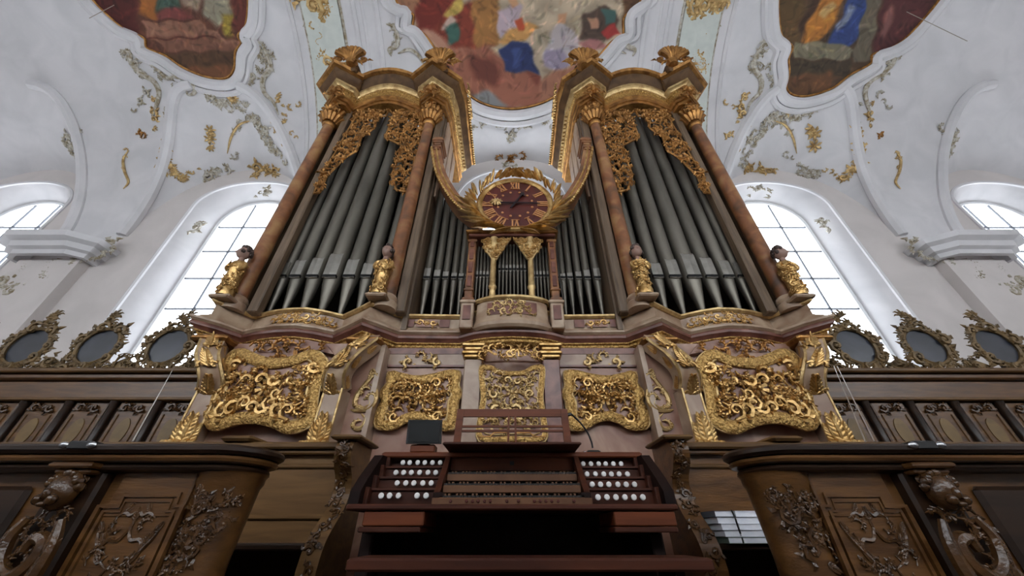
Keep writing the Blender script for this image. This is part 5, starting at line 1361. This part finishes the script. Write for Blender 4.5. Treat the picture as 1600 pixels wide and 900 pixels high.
# ------------------------------------------------------------------ panelled wainscot with crested mirrors behind
def panelling(s, label, seed):
    sg = 1 if s else -1; y0 = 4.8
    t = thing('wall_panelling', label, 'panelling', (sg * 6, y0 + .1, 0))
    MB().box(-10.5, -3.3, y0 + .06, y0 + .2, 0, 1.75 + E).build('back_board', M['oak_dark'], t, mirror=s)
    MB().cbox(-10.5, -3.3, y0 - .12, y0 + .2, 1.84 + E, 1.9 + E, .015).build('cornice', M['oak_light'], t, mirror=s)
    MB().cbox(-10.5, -3.3, y0 - .05, y0 + .2, 1.76 + E, 1.84 + E, .02).build('cornice_moulding', M['oak'], t, mirror=s)
    MB().cbox(-10.5, -3.3, y0 - .0, y0 + .1, 1.5 + E, 1.74 + E, .01).build('frieze', M['oak'], t, mirror=s)
    MB().cbox(-10.5, -3.3, y0 - .04, y0 + .1, 1.47 + E, 1.51 + E, .01).build('frieze_moulding', M['oak_light'], t, mirror=s)
    MB().cbox(-10.5, -3.3, y0 - .04, y0 + .1, .55 + E, .85 + E, .01).build('dado_rail', M['oak_dark'], t, mirror=s)
    for k in range(9):
        x = -3.58 - .61 * k
        c = MB(); c.lathe(x, y0 + .04, [(.06, .85 + E), (.06, .9 + E), (.045, .93 + E), (.05, 1.1 + E), (.042, 1.4 + E), (.055, 1.43 + E), (.06, 1.47 + E)], 12); c.build('half_column', M['oak_dark'], t, mirror=s, smooth=True)
        pc = x - .305
        MB().cbox(pc - .22, pc + .22, y0 + .035, y0 + .07, .86 + E, 1.46 + E, .012).build('panel', M['oak'], t, mirror=s)
        for k2 in (-1, 1): MB().cbox(pc + k2 * .16 - .008, pc + k2 * .16 + .008, y0 + .02, y0 + .04, .9 + E, 1.3 + E, .004).build('panel_bead', M['oak_light'], t, mirror=s)
        n = 20; MB().prism([(pc + .09 * math.cos(2 * PI * i / n), 1.08 + E + .17 * math.sin(2 * PI * i / n)) for i in range(n)], 'y', y0 + .026, y0 + .04).build('oval_inlay', M['oval_field'], t, mirror=s)
        cv = MB(); fm = flatmap(y0 + .035)
        for a, fl_, an in ((-.1, 1, .4), (.1, -1, PI - .4)): stamp(cv, CURLS[0], (pc + a, 1.38 + E), .06, an, fm, fl_)
        stamp(cv, LEAF, (pc, 1.34 + E), .09, 0, fm); cv.build('panel_carving', M['oak_carved'], t, mirror=s, smooth=True)
    for k in range(5):      # mirrors in carved frames
        mx = -4.1 - 1.06 * k; mz = 2.30 + E; yy = y0 + .05; n = 28
        tilt = .0
        prof = [(mx + .29 * math.cos(2 * PI * i / n), mz + .29 * math.sin(2 * PI * i / n)) for i in range(n)]
        MB().prism(prof, 'y', yy, yy + .04).build('mirror', M['mirror_dark'], t, mirror=s)
        cv = MB(); fm = flatmap(yy - .0); r = random.Random(seed + k)
        cv.tube([(p[0], yy - .01, p[1]) for p in prof], .03, 6, closed=True)
        for i in range(20):
            a = 2 * PI * i / 20; stamp(cv, LEAF if i % 3 else CURLS[i % 2], (mx + .31 * math.cos(a), mz + .31 * math.sin(a)), r.uniform(.07, .11), a - PI / 2 + r.uniform(-.5, .5), fm)
        for i in range(4): stamp(cv, LEAF, (mx + r.uniform(-.07, .07), mz + .36 + .05 * i), .12, r.uniform(-.4, .4), fm)
        cv.build('mirror_frame_carving', M['cresting'], t, mirror=s, smooth=True)
        MB().box(mx - .04, mx + .04, yy + .03, yy + .1, 1.88 + E, mz + .1).build('mirror_post', M['oak_dark'], t, mirror=s)
        cv = MB(); xa = mx - 1.06
        carve(cv, [(xa + .12, 1.88 + E), (mx - .12, 1.88 + E), (mx - .28, 2.06 + E), ((xa + mx) / 2, 2.2 + E), (xa + .28, 2.06 + E)], .1, flatmap(yy), seed + 20 + k, margin=0)
        MB().prism([(xa + .2, 1.88 + E), (mx - .2, 1.88 + E), (mx - .3, 2.0 + E), ((xa + mx) / 2, 2.12 + E), (xa + .3, 2.0 + E)], 'y', yy + .01, yy + .05).build('cresting_ground', M['cresting'], t, mirror=s)
        cv.build('cresting_carving', M['cresting'], t, mirror=s, smooth=True)
panelling(False, 'dark wood wainscot with dark oval mirrors left of the organ', 201)
panelling(True, 'dark wood wainscot with dark oval mirrors right of the organ', 301)

# thin wires
def wire(a, b, label, r_=.004):
    tag(MB().tube([a, b], r_, 5).build('wire', M['wire']), label, 'wire')
wire(at(273, 572, 4.62), at(207, 690, 2.02), 'thin wire slanting down in front of the left wainscot')
wire(at(1308, 572, 4.62), at(1366, 690, 2.02), 'outer thin wire slanting down in front of the right wainscot')
wire(at(1303, 572, 4.62), at(1352, 690, 2.02), 'inner thin wire slanting down in front of the right wainscot')
wire(hit(196, -2) + np.array((0, 0, -.5)), hit(158, 18) + np.array((0, 0, -.5)), 'thin rod crossing the left fresco edge', .008)
wire(hit(1385, 0) + np.array((0, 0, -.9)), hit(1476, 44) + np.array((0, 0, -.9)), 'thin rod crossing the right fresco edge', .008)
